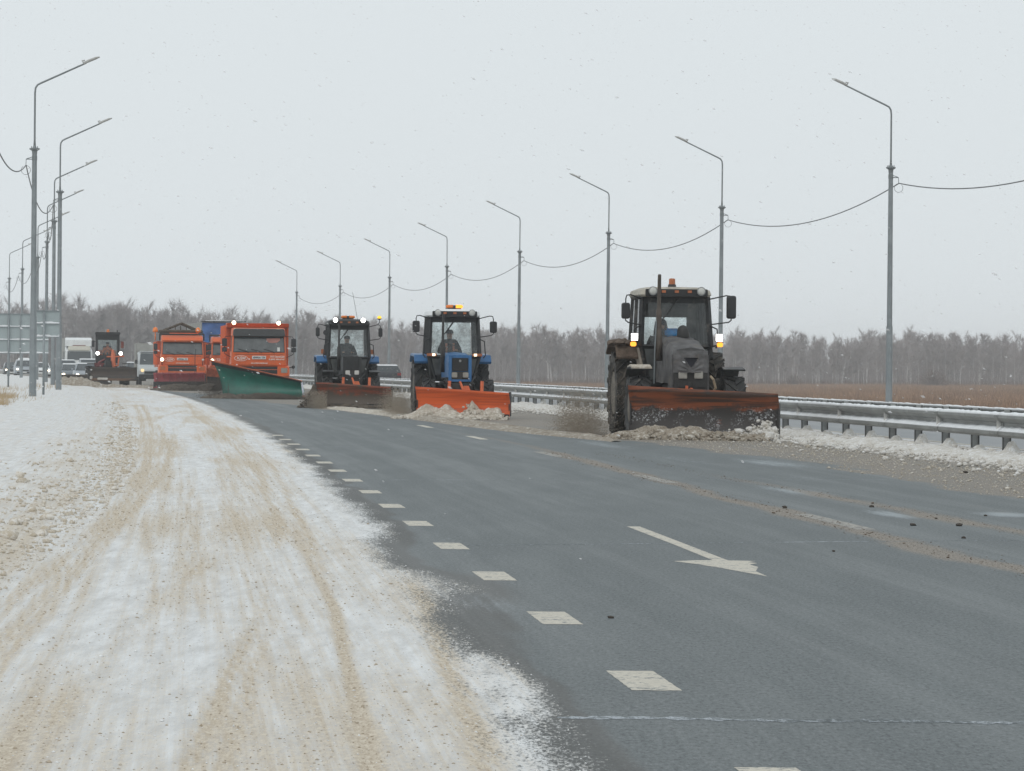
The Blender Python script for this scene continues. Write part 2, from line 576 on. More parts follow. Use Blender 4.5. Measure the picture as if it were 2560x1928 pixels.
MUDS = [
    ([(5.9, 62), (5.62, 45), (5.56, 36.8), (5.59, 34.2), (5.54, 31.5), (5.46, 29.0), (5.44, 27.5), (5.6, 25.4), (5.7, 20)], 0.16, 1.0),
    ([(6.6, 46), (6.78, 40.9), (6.84, 38.1), (6.84, 35.0), (6.85, 32.9), (6.91, 31.3), (6.95, 26)], 0.2, 0.8),
    ([(5.62, 82), (5.94, 66.0), (5.65, 51.6), (5.6, 43.1)], 0.16, 0.5),
    ([(9.0, 50), (8.2, 42), (7.7, 36), (7.5, 30)], 0.2, 0.25),
]
SALTS = [(6.64, 41.6, 0.35, 2.2, 0.7), (6.5, 35.0, 0.22, 1.2, 0.9), (7.64, 35.2, 0.3, 0.8, 1.0), (8.4, 53.8, 0.5, 3, 0.7), (7.6, 47, 0.5, 3, 0.4),
         (1.6, 21.5, 0.25, 1.5, 0.5), (7.3, 56, 0.5, 6, 0.45), (7.4, 66, 0.4, 5, 0.6), (3.0, 58, 0.5, 12, 0.18)]


def edge_u(z):
    return np.interp(z, [5, 12.7, 17, 22.3, 36, 58, 133, 160, 190], [1.08, 1.13, 1.23, 1.28, 1.46, 1.66, 1.72, 1.7, 1.5])


def ground_fields(u, z):
    lo = fbm(u * 0.9, z * 0.33, octv=3, seed=3) - 0.5
    lo2 = fbm(u * 3.0, z * 0.9, octv=3, seed=5) - 0.5
    eg = edge_u(z) + lo * 0.4 * sstep(120, 20, z) + lo2 * 0.25
    fade = sstep(228, 205, z)
    snow = np.clip(0.5 + (eg - u) / 0.68, 0, 1) * fade
    lobe = np.exp(-((u - 1.55) / 0.25) ** 2 - ((z - 22.8) / 1.3) ** 2) * 0.36 + np.exp(-((u - 1.33) / 0.12) ** 2 - ((z - 15.8) / 1.6) ** 2) * 0.3
    snow = np.clip(snow + lobe, 0, 1)
    snow = np.maximum(snow, sstep(-1.0, -1.4, u))
    dirt = np.zeros_like(u)
    groove = np.zeros_like(u)
    for pts, wd, st in TRACKS:
        zz, uu = tline(pts)
        c = np.interp(z, zz, uu) + (vnoise(z * 0.25, z * 0.0, seed=9) - 0.5) * 0.04
        tread = 0.42 + 0.58 * np.cos((u - c) * 2 * PI / 0.062 + wd * 40) ** 2
        g = np.exp(-((u - c) / wd) ** 2) * np.where(wd > 0.045, tread, 1.0)
        env = sstep(zz[0] - 1.5, zz[0] + 1.0, z) * sstep(zz[-1] + 4, zz[-1] - 4, z)
        brk = 0.55 + 0.75 * fbm(z * 0.35 + wd * 90, u * 2, octv=3, seed=21)
        dirt = np.maximum(dirt, g * st * env * brk * 1.2)
        groove += g * env * st
    base = fbm(u * 1.6, z * 0.16, octv=4, seed=31)
    dirt = dirt + np.clip(base - 0.32, 0, 1) * 1.35 * sstep(-1.5, -1.0, u)
    clean = np.exp(-((u - 0.12) / 0.3) ** 2) * sstep(25, 40, z) + np.exp(-((u + 0.12) / 0.2) ** 2) * sstep(26, 16, z) * 0.8
    dirt = dirt - clean * 0.3 - sstep(0.9, 1.35, u) * 0.1
    dirt += sstep(1.0, 1.6, u) * 0.0
    berm = np.exp(-((u + 1.55 + 0.004 * (z - 30)) / 0.42) ** 2) + 0.45 * np.exp(-((u + 2.4) / 0.9) ** 2) * sstep(40, 25, z)
    bn = fbm(u * 2.2, z * 0.9, octv=4, seed=41)
    dirt = dirt + np.clip(berm, 0, 1) * (-0.02 + 0.6 * bn + 0.3 * np.exp(-((u + 1.25) / 0.3) ** 2)) * sstep(-1.0, -1.25, u) * (0.35 + 0.65 * sstep(120, 45, z))
    mud = np.zeros_like(u)
    for pts, wd, st in MUDS:
        zz, uu = tline(pts)
        c = np.interp(z, zz, uu) + (fbm(z * 0.3, z * 0, octv=3, seed=77) - 0.5) * 0.2
        ww = wd * (0.6 + 0.9 * fbm(z * 0.4, u * 0, octv=3, seed=78))
        env = sstep(zz[0] - 2, zz[0] + 3, z) * sstep(zz[-1] + 8, zz[-1] - 8, z)
        mud = np.maximum(mud, np.exp(-((u - c) / ww) ** 2) * st * env * (0.5 + fbm(z * 0.7, u * 3, octv=3, seed=79)))
    ub = np.interp(z, [20, 39, 43, 48, 53, 57, 68, 72, 80, 94, 115, 130, 170, 260], [8.7, 8.72, 8.6, 8.75, 9.05, 8.9, 8.2, 7.75, 7.0, 6.2, 5.2, 4.4, 3.0, -2.0])
    zone = sstep(-0.15, 0.25, u - ub + (fbm(u * 1.4, z * 0.35, octv=4, seed=51) - 0.5) * 1.1)
    mud = np.maximum(mud, zone * (0.62 + 0.4 * (fbm(u * 1.2, z * 0.3, octv=4, seed=52) - 0.3)))
    chunk = sstep(-0.35, 0.9, u - np.interp(z, [20, 48, 54, 64, 74, 90, 400], [10.7, 10.85, 11.0, 11.2, 11.6, 11.8, 11.9]) + (fbm(u * 1.5, z * 0.6, octv=4, seed=61) - 0.5) * 1.0)
    salt = (fbm(u * 1.3, z * 0.07, octv=4, seed=71) - 0.42) * 0.9
    for su, sz, wu, wz, st in SALTS:
        salt = np.maximum(salt, np.exp(-((u - su) / wu) ** 2 - ((z - sz) / wz) ** 2) * st)
    salt = np.clip(salt, 0, 1)
    # heights
    sm = sstep(0.45, 1.0, snow)
    hn = fbm(u * 6, z * 3, octv=3, seed=81) - 0.5
    H = sm * 0.018 - np.clip(groove, 0, 1.2) * sm * 0.010 + hn * 0.004 * sm
    vb = sstep(-1.05, -1.5, u)
    H += vb * (np.exp(-((u + 1.7) / 0.45) ** 2) * 0.05 * (0.4 + 1.2 * bn) + 0.03 * sstep(-1.2, -2.2, u) + 0.10 * sstep(-1.6, -3.2, u)
               + (fbm(u * 2.6, z * 1.5, octv=4, seed=91) - 0.5) * 0.07 * sstep(70, 15, z) + (fbm(u * 0.5, z * 0.12, octv=3, seed=92) - 0.5) * 0.10 * sstep(-1.8, -3.5, u))
    cz = sstep(10.3, 12.3, u) * chunk
    H += cz * 0.07 + chunk * (fbm(u * 5, z * 3.2, octv=4, seed=95) - 0.5) * 0.08 * sstep(140, 60, z)
    return snow, dirt, mud, chunk, salt, H


def zrows(z0, z1, g1, zmid, g2):
    zs = [z0]
    while zs[-1] < zmid:
        zs.append(zs[-1] * (1 + g1))
    while zs[-1] < z1:
        zs.append(zs[-1] * (1 + g2))
    return np.array(zs)


def mat_road():
    a = N('road_surface')
    snow, dirt, mud, chunk, salt = [a.attr(k) for k in ('snow', 'dirt', 'mud', 'chunk', 'salt')]
    nf = a.noise(34, 5, 0.75, (1, 0.10, 1))
    nm = a.noise(9, 6, 0.72, (1, 0.13, 1))
    nb_ = a.noise(2.0, 4, 0.6, (1, 0.15, 1))
    ng = a.noise(85, 3, 0.75, (1, 0.2, 1))
    cxy = a.n("ShaderNodeCombineXYZ")          # coordinates along and across the curving lane
    a.L(a.attr('across'), cxy.inputs[0]); a.L(a.attr('along'), cxy.inputs[1])

    def lane_noise(scale, detail, rgh, st):
        x = a.n("ShaderNodeTexNoise")
        x.inputs['Scale'].default_value = scale; x.inputs['Detail'].default_value = detail; x.inputs['Roughness'].default_value = rgh
        mp = a.n("ShaderNodeMapping"); mp.inputs['Scale'].default_value = (1, st, 1)
        a.L(cxy.outputs[0], mp.inputs['Vector']); a.L(mp.outputs[0], x.inputs['Vector'])
        return x.outputs['Fac']
    nst = lane_noise(16, 5, 0.75, 0.010)
    nst2 = lane_noise(5, 4, 0.7, 0.012)
    nmix = a.math('ADD', a.math('MULTIPLY', nf, 0.5), a.math('MULTIPLY', nm, 0.5))
    ngr = a.noise(42, 3, 0.8, (1, 0.34, 1))
    grain = a.math('ADD', a.math('MULTIPLY', a.math('SUBTRACT', ngr, 0.5), 2.2), a.math('MULTIPLY', a.math('SUBTRACT', ng, 0.5), 1.6))   # about -1 .. 1
    nlow = lane_noise(1.3, 5, 0.7, 0.02)
    # asphalt: damp and dry bands along the road, pale aggregate, salt film
    asph = a.mix(a.ramp(nb_, 0.3, 0.7), (0.092, 0.108, 0.110), (0.122, 0.139, 0.141))
    asph = a.mix(a.math('MULTIPLY', a.ramp(nlow, 0.4, 0.7), 0.45), asph, (0.145, 0.163, 0.168))
    asph = a.mix(a.math('MULTIPLY', a.ramp(grain, 0.0, 0.5), 0.62), asph, (0.21, 0.225, 0.23))
    asph = a.mix(a.math('MULTIPLY', a.ramp(grain, 0.0, -0.45), 0.7), asph, (0.03, 0.036, 0.039))
    wet = a.math('MULTIPLY', a.ramp(snow, 0.0, 0.12), 0.55)
    asph = a.mix(wet, asph, (0.062, 0.055, 0.046))
    sf = a.ramp(a.math('ADD', a.math('MULTIPLY', salt, 0.42), a.math('ADD', a.math('MULTIPLY', nmix, 0.6), a.math('MULTIPLY', nst, 0.4))), 0.62, 0.95)
    asph = a.mix(a.math('MULTIPLY', sf, 0.65), asph, (0.40, 0.45, 0.48))
    mudc = a.mix(a.ramp(grain, -0.5, 0.5), (0.14, 0.115, 0.092), (0.36, 0.32, 0.27))
    mf = a.ramp(a.math('ADD', mud, a.math('ADD', a.math('MULTIPLY', a.math('SUBTRACT', nmix, 0.5), 1.1), a.math('MULTIPLY', grain, 0.18))), 0.2, 0.85)
    c1 = a.mix(a.math('MULTIPLY', mf, 0.85), asph, mudc)
    ckc = a.mix(a.ramp(a.math('ADD', nm, a.math('MULTIPLY', grain, 0.1)), 0.36, 0.66), (0.30, 0.26, 0.215), (0.66, 0.645, 0.62))
    cf = a.ramp(a.math('ADD', chunk, a.math('ADD', a.math('MULTIPLY', a.math('SUBTRACT', nmix, 0.5), 1.1), a.math('MULTIPLY', grain, 0.25))), 0.2, 0.7)
    c1 = a.mix(cf, c1, ckc)
    # packed snow: white patches, tan sand worked in along the wheel paths
    wht = a.mix(a.ramp(a.math('ADD', nm, a.math('MULTIPLY', grain, 0.12)), 0.3, 0.7), (0.57, 0.57, 0.56), (0.77, 0.785, 0.79))
    df = a.ramp(a.math('ADD', dirt, a.math('ADD', a.math('MULTIPLY', a.math('SUBTRACT', nmix, 0.5), 0.9), a.math('ADD', a.math('ADD', a.math('MULTIPLY', a.math('SUBTRACT', nst, 0.5), 1.9), a.math('MULTIPLY', a.math('SUBTRACT', nst2, 0.5), 0.9)), a.math('MULTIPLY', grain, 0.5)))), -0.22, 1.05)
    tan = a.mix(a.ramp(grain, -0.5, 0.5), (0.42, 0.34, 0.245), (0.64, 0.57, 0.46))
    sc = a.mix(a.math('MULTIPLY', df, 0.95), wht, tan)
    spk = a.math('MULTIPLY', a.ramp(grain, -0.45, -0.9), a.math('MULTIPLY', a.ramp(dirt, -0.1, 0.5), 0.7))
    sc = a.mix(spk, sc, (0.30, 0.245, 0.175))
    s1 = a.ramp(a.math('ADD', snow, a.math('ADD', a.math('MULTIPLY', a.math('SUBTRACT', nmix, 0.5), 0.7), a.math('MULTIPLY', grain, 0.42))), 0.28, 0.62)
    col = a.mix(s1, c1, sc)
    rough = a.mix(s1, a.mix(mf, a.mix(a.ramp(nlow, 0.35, 0.65), (0.5, 0.5, 0.5), (0.66, 0.66, 0.66)), (0.75, 0.75, 0.75)), (0.9, 0.9, 0.9))
    hgt = a.math('ADD', a.math('ADD', a.math('MULTIPLY', nf, 0.5), a.math('MULTIPLY', nm, 0.9)), a.math('MULTIPLY', grain, 0.16))
    nrm = a.bump(hgt, 0.32, 0.02)
    return a.done(a.bsdf(col, rough, 0.0, 0.28, nrm))


m_road = mat_road()


def ground_sheet(name, us, zs, kind_label=None):
    U, Z = np.meshgrid(us, zs)
    sn, di, mu, ck, sa, H = ground_fields(U, Z)
    V = np.stack([RX(U, Z), Z, H], -1).reshape(-1, 3)
    o = raw_mesh(name, V, grid_faces(len(zs), len(us)), m_road, smooth=True)
    for k, arr in (('snow', sn), ('dirt', di), ('mud', mu), ('chunk', ck), ('salt', sa), ('across', U), ('along', Z)):
        fattr(o, k, arr)
    o['kind'] = 'structure'
    return o


ZS = zrows(5.0, 760.0, 0.0085, 150.0, 0.03)
road = ground_sheet('road', np.concatenate([np.arange(-1.3, 1.9, 0.021), np.arange(1.92, 2.4, 0.05), np.arange(2.4, 12.9, 0.11), [12.9]]), ZS)
ul = -1.3 - np.cumsum(np.concatenate([[0], np.minimum(0.06 * 1.055 ** np.arange(60), 2.5)]))
verge = ground_sheet('snowy_verge', ul[::-1], ZS)
UL_END = float(ul[-1])

# opposite carriageway, median strip, embankment
a = N('wet_asphalt')
n1 = a.noise(1.0, 6, 0.7, (1.2, 0.12, 1))
n2 = a.noise(40, 4, 0.7)
c_ = a.mix(a.ramp(n1, 0.35, 0.7), (0.085, 0.096, 0.104), (0.15, 0.155, 0.155))
c_ = a.mix(a.math('MULTIPLY', a.ramp(n2, 0.45, 0.7), 0.5), c_, (0.2, 0.21, 0.215))
m_wet = a.done(a.bsdf(c_, 0.4, 0, 0.5))
a = N('snow_with_stubble')
n1 = a.noise(1.2, 6, 0.7)
c_ = a.mix(a.ramp(n1, 0.42, 0.68), (0.8, 0.815, 0.83), (0.34, 0.27, 0.2))
m_snowstub = a.done(a.bsdf(c_, 0.9, 0, 0.3))
a = N('dry_field_ground')
n1 = a.noise(0.06, 6, 0.7)
n2 = a.noise(1.5, 5, 0.7)
c_ = a.mix(a.ramp(n1, 0.35, 0.65), (0.16, 0.10, 0.065), (0.24, 0.16, 0.105))
c_ = a.mix(a.math('MULTIPLY', a.ramp(n2, 0.4, 0.7), 0.6), c_, (0.3, 0.2, 0.14))
m_field = a.done(a.bsdf(c_, 0.95, 0, 0.2))


def strip(name, prof, zs, mat, smooth=True, bumps=0.0, seed=1):
    us = np.array([p[0] for p in prof], float)
    hs = np.array([p[1] for p in prof], float)
    U, Z = np.meshgrid(us, zs)
    Hh = np.repeat(hs[None, :], len(zs), 0)
    if bumps:
        Hh = Hh + (fbm(U * 1.3, Z * 0.5, octv=4, seed=seed) - 0.5) * bumps
    V = np.stack([RX(U, Z), Z, Hh], -1).reshape(-1, 3)
    o = raw_mesh(name, V, grid_faces(len(zs), len(us)), mat, smooth=smooth)
    o['kind'] = 'structure'
    return o


ZC = zrows(5.0, 760.0, 0.03, 150, 0.04)
median = strip('median_strip', [(12.88, -0.02), (12.95, 0.05), (13.2, 0.07), (13.6, 0.06), (14.0, 0.03), (14.35, -0.06)], ZC, m_snowstub, bumps=0.05)
opp = strip('opposite_road', [(14.2, -0.02), (17, -0.02), (20, -0.02), (25.5, -0.02)], ZC, m_wet)
emb = strip('embankment', [(25.4, -0.06), (25.7, 0.0), (27.0, 0.03), (29.6, 0.0), (32.0, -0.9), (36.0, -2.6), (39.0, -3.3)], ZC, m_snowstub, bumps=0.15, seed=4)
lbank = strip('left_bank', [(UL_END - 12, -3.3), (UL_END - 5, -1.4), (UL_END + 0.02, -0.02)], ZC, m_snowstub, bumps=0.1, seed=8)
FG = -3.2
fx = np.linspace(-345, 345, 40)
fy = np.linspace(-14, 1345, 70)
X_, Y_ = np.meshgrid(fx, fy)
field = raw_mesh('field', np.stack([X_, Y_, np.full_like(X_, FG)], -1).reshape(-1, 3), grid_faces(70, 40), m_field)
field['kind'] = 'structure'

# road paint
a = N('worn_road_paint')
n1 = a.noise(30, 6, 0.75)
n2 = a.noise(6, 3, 0.6)
k_ = a.math('ADD', a.math('MULTIPLY', n1, 0.6), a.math('MULTIPLY', n2, 0.4))
c_ = a.mix(a.ramp(n2, 0.35, 0.65), (0.52, 0.485, 0.41), (0.61, 0.575, 0.49))
c_ = a.mix(a.ramp(a.noise(110, 3, 0.8), 0.6, 0.75), c_, (0.3, 0.295, 0.28))
c_ = a.mix(a.ramp(k_, 0.50, 0.60), c_, (0.17, 0.18, 0.18))
m_paint = a.done(a.bsdf(c_, 0.7, 0, 0.4))
a = N('faded_road_paint')
n1 = a.noise(12, 6, 0.75)
c_ = a.mix(a.ramp(n1, 0.36, 0.6), (0.44, 0.42, 0.375), (0.17, 0.165, 0.155))
m_paint2 = a.done(a.bsdf(c_, 0.7, 0, 0.4))
a = N('salt_filled_joint')
n1 = a.noise(30, 6, 0.8, (1, 0.4, 1))
c_ = a.mix(a.ramp(a.math('ADD', n1, a.math('MULTIPLY', a.noise(0.9, 3, 0.6), 0.6)), 0.68, 0.98), (0.09, 0.105, 0.108), (0.48, 0.52, 0.56))
m_joint = a.done(a.bsdf(c_, 0.8, 0, 0.3))


def rough_quad(name, u0, u1, z0, z1, mat, parent, h=0.0012, jit=0.004, n=14, taper=0.0):
    """a painted patch with slightly ragged edges"""
    pts = []
    for k in range(n):
        t = k / n
        pts.append((u0 + (u1 - u0) * t, z0))
    for k in range(n):
        pts.append((u1, z0 + (z1 - z0) * k / n))
    for k in range(n):
        pts.append((u1 + (u0 - u1) * k / n, z1))
    for k in range(n):
        pts.append((u0, z1 + (z0 - z1) * k / n))
    b = MB()
    vv = [P3(u + random.uniform(-jit, jit) * 0.6, z + random.uniform(-jit, jit) * 1.5, h) for u, z in pts]
    vv.append(P3((u0 + u1) / 2, (z0 + z1) / 2, h))
    m_ = len(pts)
    b.add(vv, [(k, (k + 1) % m_, m_) for k in range(m_)])
    return b.build(name, mat, parent)


for k in range(16):
    z0 = 11.67 + 3.985 * k
    rough_quad('lane_dash', 1.79, 2.0, z0 - 0.05, z0 + 0.95, m_paint, road)
for k, zc in enumerate((33.2, 45.6, 58.2, 71.2, 84.2)):
    rough_quad('lane_dash', 5.57, 5.74, zc - 1.6, zc + 1.7, m_paint2 if k < 3 else m_paint, road, 0.0012)
for zc, sk, u0, u1 in ((14.35, 0.0, 1.36, 9.5), (28.2, 0.37, 2.02, 9.0), (44.2, 0.3, 2.0, 8.8), (62.0, 0.3, 2.0, 8.0), (95.0, 0.2, 2.0, 6.0)):
    b = MB()
    nseg = 220
    top, bot = [], []
    for k in range(nseg + 1):
        uu = u0 + (u1 - u0) * k / nseg
        zz = zc + sk * (uu - u0) + 0.03 * math.sin(uu * 1.7) + 0.02 * math.sin(uu * 7.1 + zc)
        wd = (0.024 if zc > 20 else 0.05) * random.uniform(0.25, 1.5) * (1.25 - 0.8 * k / nseg)
        top.append(P3(uu, zz + wd, 0.001)); bot.append(P3(uu, zz - wd, 0.001))
    b.add(bot + top, [(k, k + 1, nseg + 2 + k, nseg + 1 + k) for k in range(nseg)])
    b.build('joint_line', m_joint, road)
# merge arrow painted in the second lane
b = MB()
ar = [(3.655, 31.8), (3.765, 31.8), (3.735, 28.5), (3.715, 26.3), (3.90, 26.24), (3.83, 26.08), (3.87, 25.95), (3.785, 25.75), (3.80, 25.45), (3.70, 24.9), (3.685, 24.3), (3.61, 24.75), (3.51, 25.35), (3.41, 25.8), (3.31, 26.12), (3.50, 26.28), (3.61, 26.3), (3.635, 28.5)]
b.add([P3(u, z, 0.0012) for u, z in ar], [(0, 1, 2, 17), (17, 2, 3, 16), (16, 3, 4, 5, 6, 7), (16, 7, 12, 13, 14, 15), (7, 8, 9, 11, 12), (9, 10, 11)])
b.build('arrow_marking', m_paint, road)
for k in range(12):
    z0 = 62 + 12 * k
    rough_quad('opposite_lane_dash', 17.7, 17.86, z0, z0 + 4, m_paint, opp, -0.012)
b = MB()
zz_ = np.linspace(40, 420, 120)
b.add([P3(14.55, z, -0.013) for z in zz_] + [P3(14.7, z, -0.013) for z in zz_], [(k, 120 + k, 121 + k, k + 1) for k in range(119)])
b.build('opposite_edge_line', m_paint, opp)


# ------------------------------------------------------------------ slush ridges and clods
def mat_slush(name, dark, mid, light, bias=0.5):
    a = N(name)
    n1 = a.noise(7, 6, 0.7)
    n2 = a.noise(28, 5, 0.7)
    k_ = a.math('ADD', a.math('MULTIPLY', n1, 0.65), a.math('MULTIPLY', n2, 0.35))
    c_ = a.mix(a.ramp(k_, bias - 0.15, bias), dark, mid)
    c_ = a.mix(a.ramp(k_, bias + 0.02, bias + 0.16), c_, light)
    return a.done(a.bsdf(c_, 0.85, 0, 0.3, a.bump(n2, 0.5, 0.02)))


m_slush = mat_slush('brown_slush', (0.13, 0.105, 0.08), (0.29, 0.25, 0.2), (0.56, 0.535, 0.48), 0.48)
m_slushlight = mat_slush('grey_slush', (0.24, 0.2, 0.155), (0.42, 0.375, 0.31), (0.64, 0.61, 0.55), 0.45)
m_slushwhite = mat_slush('dirty_white_snow', (0.36, 0.32, 0.265), (0.56, 0.535, 0.49), (0.74, 0.74, 0.735), 0.46)
m_slushdark = mat_slush('dark_road_slush', (0.05, 0.04, 0.032), (0.1, 0.082, 0.064), (0.22, 0.185, 0.145), 0.5)
m_clod = mat_slush('tan_snow_clods', (0.33, 0.275, 0.20), (0.52, 0.46, 0.37), (0.72, 0.69, 0.64), 0.43)
m_stone = M('dark_road_clod', (0.055, 0.046, 0.038), 0.9, 0, 0.3, 20)


def ridge(name, pts, mat, label, cat='slush', step=0.06, nc=16, rough=0.5, seed=1, kind='stuff', parent=None):
    """pts: (x, y, height, half width); a lumpy heap of slush along the line"""
    P = np.array(pts, float)
    d = np.concatenate([[0], np.cumsum(np.hypot(np.diff(P[:, 0]), np.diff(P[:, 1])))])
    n = max(3, int(d[-1] / step))
    t = np.linspace(0, d[-1], n)
    x, y, h, wv = [np.interp(t, d, P[:, k]) for k in range(4)]
    tx, ty = np.gradient(x), np.gradient(y)
    l_ = np.hypot(tx, ty) + 1e-9
    nx, ny = -ty / l_, tx / l_
    s_ = np.linspace(-1, 1, nc)
    S, T = np.meshgrid(s_, t)
    Xg = x[:, None] + nx[:, None] * S * wv[:, None]
    Yg = y[:, None] + ny[:, None] * S * wv[:, None]
    prof = np.cos(S * PI / 2) ** 0.8
    f1 = fbm(Xg * 4, Yg * 4, octv=5, seed=seed)
    f2 = fbm(Xg * 1.3, Yg * 1.3, octv=3, seed=seed + 5)
    f3 = np.abs(fbm(Xg * 9, Yg * 9, octv=4, seed=seed + 31) - 0.5) * 2
    Zg = h[:, None] * prof * (1 - rough + rough * 2 * f2) + (f1 - 0.45) * 0.75 * h[:, None] * prof ** 0.5 - f3 * 0.22 * (h[:, None] * 0.8 + 0.06) * prof ** 0.5
    Zg = np.where(np.abs(S) > 0.999, -0.03, Zg)
    Xg = Xg + (fbm(Xg * 5, Yg * 5, octv=3, seed=seed + 9) - 0.5) * 0.1
    o = raw_mesh(name, np.stack([Xg, Yg, Zg], -1).reshape(-1, 3), grid_faces(n, nc), mat, parent, smooth=False)
    if parent is None:
        tag(o, label, cat, kind=kind)
    else:
        o['kind'] = 'stuff'
    return o


def clods(name, items, mat, label, cat='clods', jit=0.3, kind='stuff', parent=None):
    """items: (x,y,z,r,flat) arrays -> one joined mesh of lumps"""
    it = np.array(items, float)
    iv = np.array(ICO[0]); fi = np.array(ICO[1])
    n = len(it)
    k = 1 + (rng.random((n, 12, 1)) - 0.5) * 2 * jit
    V = iv[None] * k
    ang = rng.random(n) * 2 * PI
    ca, sa = np.cos(ang), np.sin(ang)
    el = 1 + rng.random(n) * 0.5
    vx = V[..., 0] * el[:, None]
    X = (vx * ca[:, None] - V[..., 1] * sa[:, None])
    Y = (vx * sa[:, None] + V[..., 1] * ca[:, None])
    V = np.stack([X, Y, V[..., 2] * it[:, 4:5]], -1) * it[:, 3][:, None, None] + it[:, None, :3]
    F = (fi[None] + (np.arange(n) * 12)[:, None, None]).reshape(-1, 3)
    o = raw_mesh(name, V.reshape(-1, 3), F, mat, parent, smooth=False)
    if label:
        tag(o, label, cat, kind=kind)
    else:
        o['kind'] = kind
    return o


def gh(u, z):
    return ground_fields(np.array([u], float), np.array([z], float))[5][0]


# berm of tan clods along the left lane edge
n = 7500
zz = 10 ** (rng.uniform(math.log10(14), math.log10(130), n))
spread = np.interp(zz, [14, 30, 45, 70, 130], [2.4, 1.7, 0.9, 0.5, 0.5])
uu = np.interp(zz, [15, 22, 27, 37, 49, 65, 105], [-1.35, -1.17, -1.0, -0.8, -0.72, -0.8, -1.13]) + rng.normal(0, 0.05, n) - rng.gamma(1.25, 0.42, n) * spread
rr = np.exp(rng.normal(-4.7, 0.62, n)) * np.interp(zz, [14, 60, 130], [1.0, 1.2, 1.4])
keep = (uu > -6) & (rng.random(n) < np.interp(zz, [30, 50, 70, 130], [1.0, 0.8, 0.4, 0.2]))
uu, zz, rr = uu[keep], zz[keep], rr[keep]
hh = ground_fields(uu, zz)[5]
clods('snow_clods', np.stack([RX(uu, zz), zz, hh + rr * 0.25, rr, np.full_like(rr, 0.7)], 1), m_clod,
      'tan frozen snow clods strewn along the left edge of the snowy lane')
big = [(-1.9, 27.6, 0.085), (-1.75, 26.6, 0.06), (-1.62, 27.3, 0.05), (-1.25, 31.5, 0.05), (-2.0, 25.2, 0.045), (-1.45, 30, 0.05), (-2.4, 31, 0.05), (-1.8, 23.5, 0.05)]
for k, (u_, z_, r_) in enumerate(big):
    b = MB()
    vv, ff = ICO
    bmx = bmesh.new()
    bmesh.ops.create_icosphere(bmx, subdivisions=2, radius=r_)
    for v_ in bmx.verts:
        f_ = 0.75 + 0.5 * float(fbm(np.array([v_.co.x * 14 + k * 7]), np.array([v_.co.y * 14]), np.array([v_.co.z * 14]), 3, k)[0])
        v_.co = Vector((v_.co.x * 1.25, v_.co.y, v_.co.z * 0.7)) * f_
    me = bpy.data.meshes.new('snow_clod')
    bmx.to_mesh(me); bmx.free()
    o = link('snow_clod', me, m_clod, loc=P3(u_, z_, gh(u_, z_) + r_ * 0.35))
    tag(o, ['biggest tan snow clod on the left lane edge', 'tan snow clod lying just in front of the biggest clod'][k] if k < 2 else
        ['small tan clod touching the biggest clod on the left edge', 'rounded tan clod farther back right against the snowy lane', 'small tan clod in front and left of the biggest clod',
         'small tan clod between the biggest clod and the snowy lane', 'leftmost separate tan clod, out on the white verge', 'nearest separate tan clod at the left picture edge'][k - 2], 'snow clod', 'snow clods on the left lane edge')
# crumbs on the snow lane and on the asphalt streaks


def grains(name, uu, zz, rr, mat, label, hh=None):
    """small eight-sided grains lying on the road"""
    n_ = len(uu)
    if hh is None:
        hh = ground_fields(uu, zz)[5]
    oc = np.array([(1, 0, 0), (-1, 0, 0), (0, 1, 0), (0, -1, 0), (0, 0, 1), (0, 0, -1)], float)
    k_ = 1 + (rng.random((n_, 6, 1)) - 0.5) * 0.7
    V = oc[None] * k_
    an = rng.random(n_) * 2 * PI
    ca, sa = np.cos(an)[:, None], np.sin(an)[:, None]
    V = np.stack([V[..., 0] * ca * 1.4 - V[..., 1] * sa, V[..., 0] * sa * 1.4 + V[..., 1] * ca, V[..., 2] * 0.75], -1) * rr[:, None, None]
    V = V + np.stack([RX(uu, zz), zz, hh + rr * 0.25], -1)[:, None, :]
    f_ = np.array([(0, 2, 4), (2, 1, 4), (1, 3, 4), (3, 0, 4), (2, 0, 5), (1, 2, 5), (3, 1, 5), (0, 3, 5)])
    F = (f_[None] + (np.arange(n_) * 6)[:, None, None]).reshape(-1, 3)
    o_ = raw_mesh(name, V.reshape(-1, 3), F, mat)
    return tag(o_, label, 'grains', kind='stuff')


n = 60000
zz = 10 ** (rng.uniform(math.log10(12), math.log10(75), n)); uu = rng.uniform(-1.2, 1.75, n)
fs_ = ground_fields(uu, zz)
pk = rng.random(n)
rr = np.exp(rng.normal(-5.5, 0.4, n)) * np.interp(zz, [12, 30, 75], [0.6, 0.85, 1.2])
tn = (pk < np.clip(fs_[1] * 0.6 + 0.03, 0.02, 1) * np.interp(zz, [12, 30, 50, 74], [0.75, 0.8, 0.4, 0.0])) & (fs_[0] > 0.45)
wh = (pk > 0.75) & (fs_[0] > 0.25) & (rng.random(n) < 0.6)
m_tangrain = mat_slush('tan_sand_grains', (0.36, 0.295, 0.215), (0.48, 0.41, 0.32), (0.64, 0.585, 0.50), 0.5)
m_whitegrain = M('white_snow_grains', (0.76, 0.77, 0.77), 0.9, 0, 0.1, 30)
grains('sand_grains', uu[tn], zz[tn], rr[tn], m_tangrain, 'brown sandy snow grains scattered over the snowy lane', fs_[5][tn])
grains('snow_grains', uu[wh], zz[wh], rr[wh], m_whitegrain, 'white snow grains thinning out along the edge of the cleared asphalt', fs_[5][wh])
n = 14000
zz = 10 ** rng.uniform(math.log10(37), math.log10(80), n); uu = rng.uniform(8.4, 12.3, n)
fs_ = ground_fields(uu, zz)
ok = (fs_[2] > 0.45) & (rng.random(n) < 0.35 + 0.65 * sstep(9.3, 11, uu))
rr = np.exp(rng.normal(-4.75, 0.45, n))
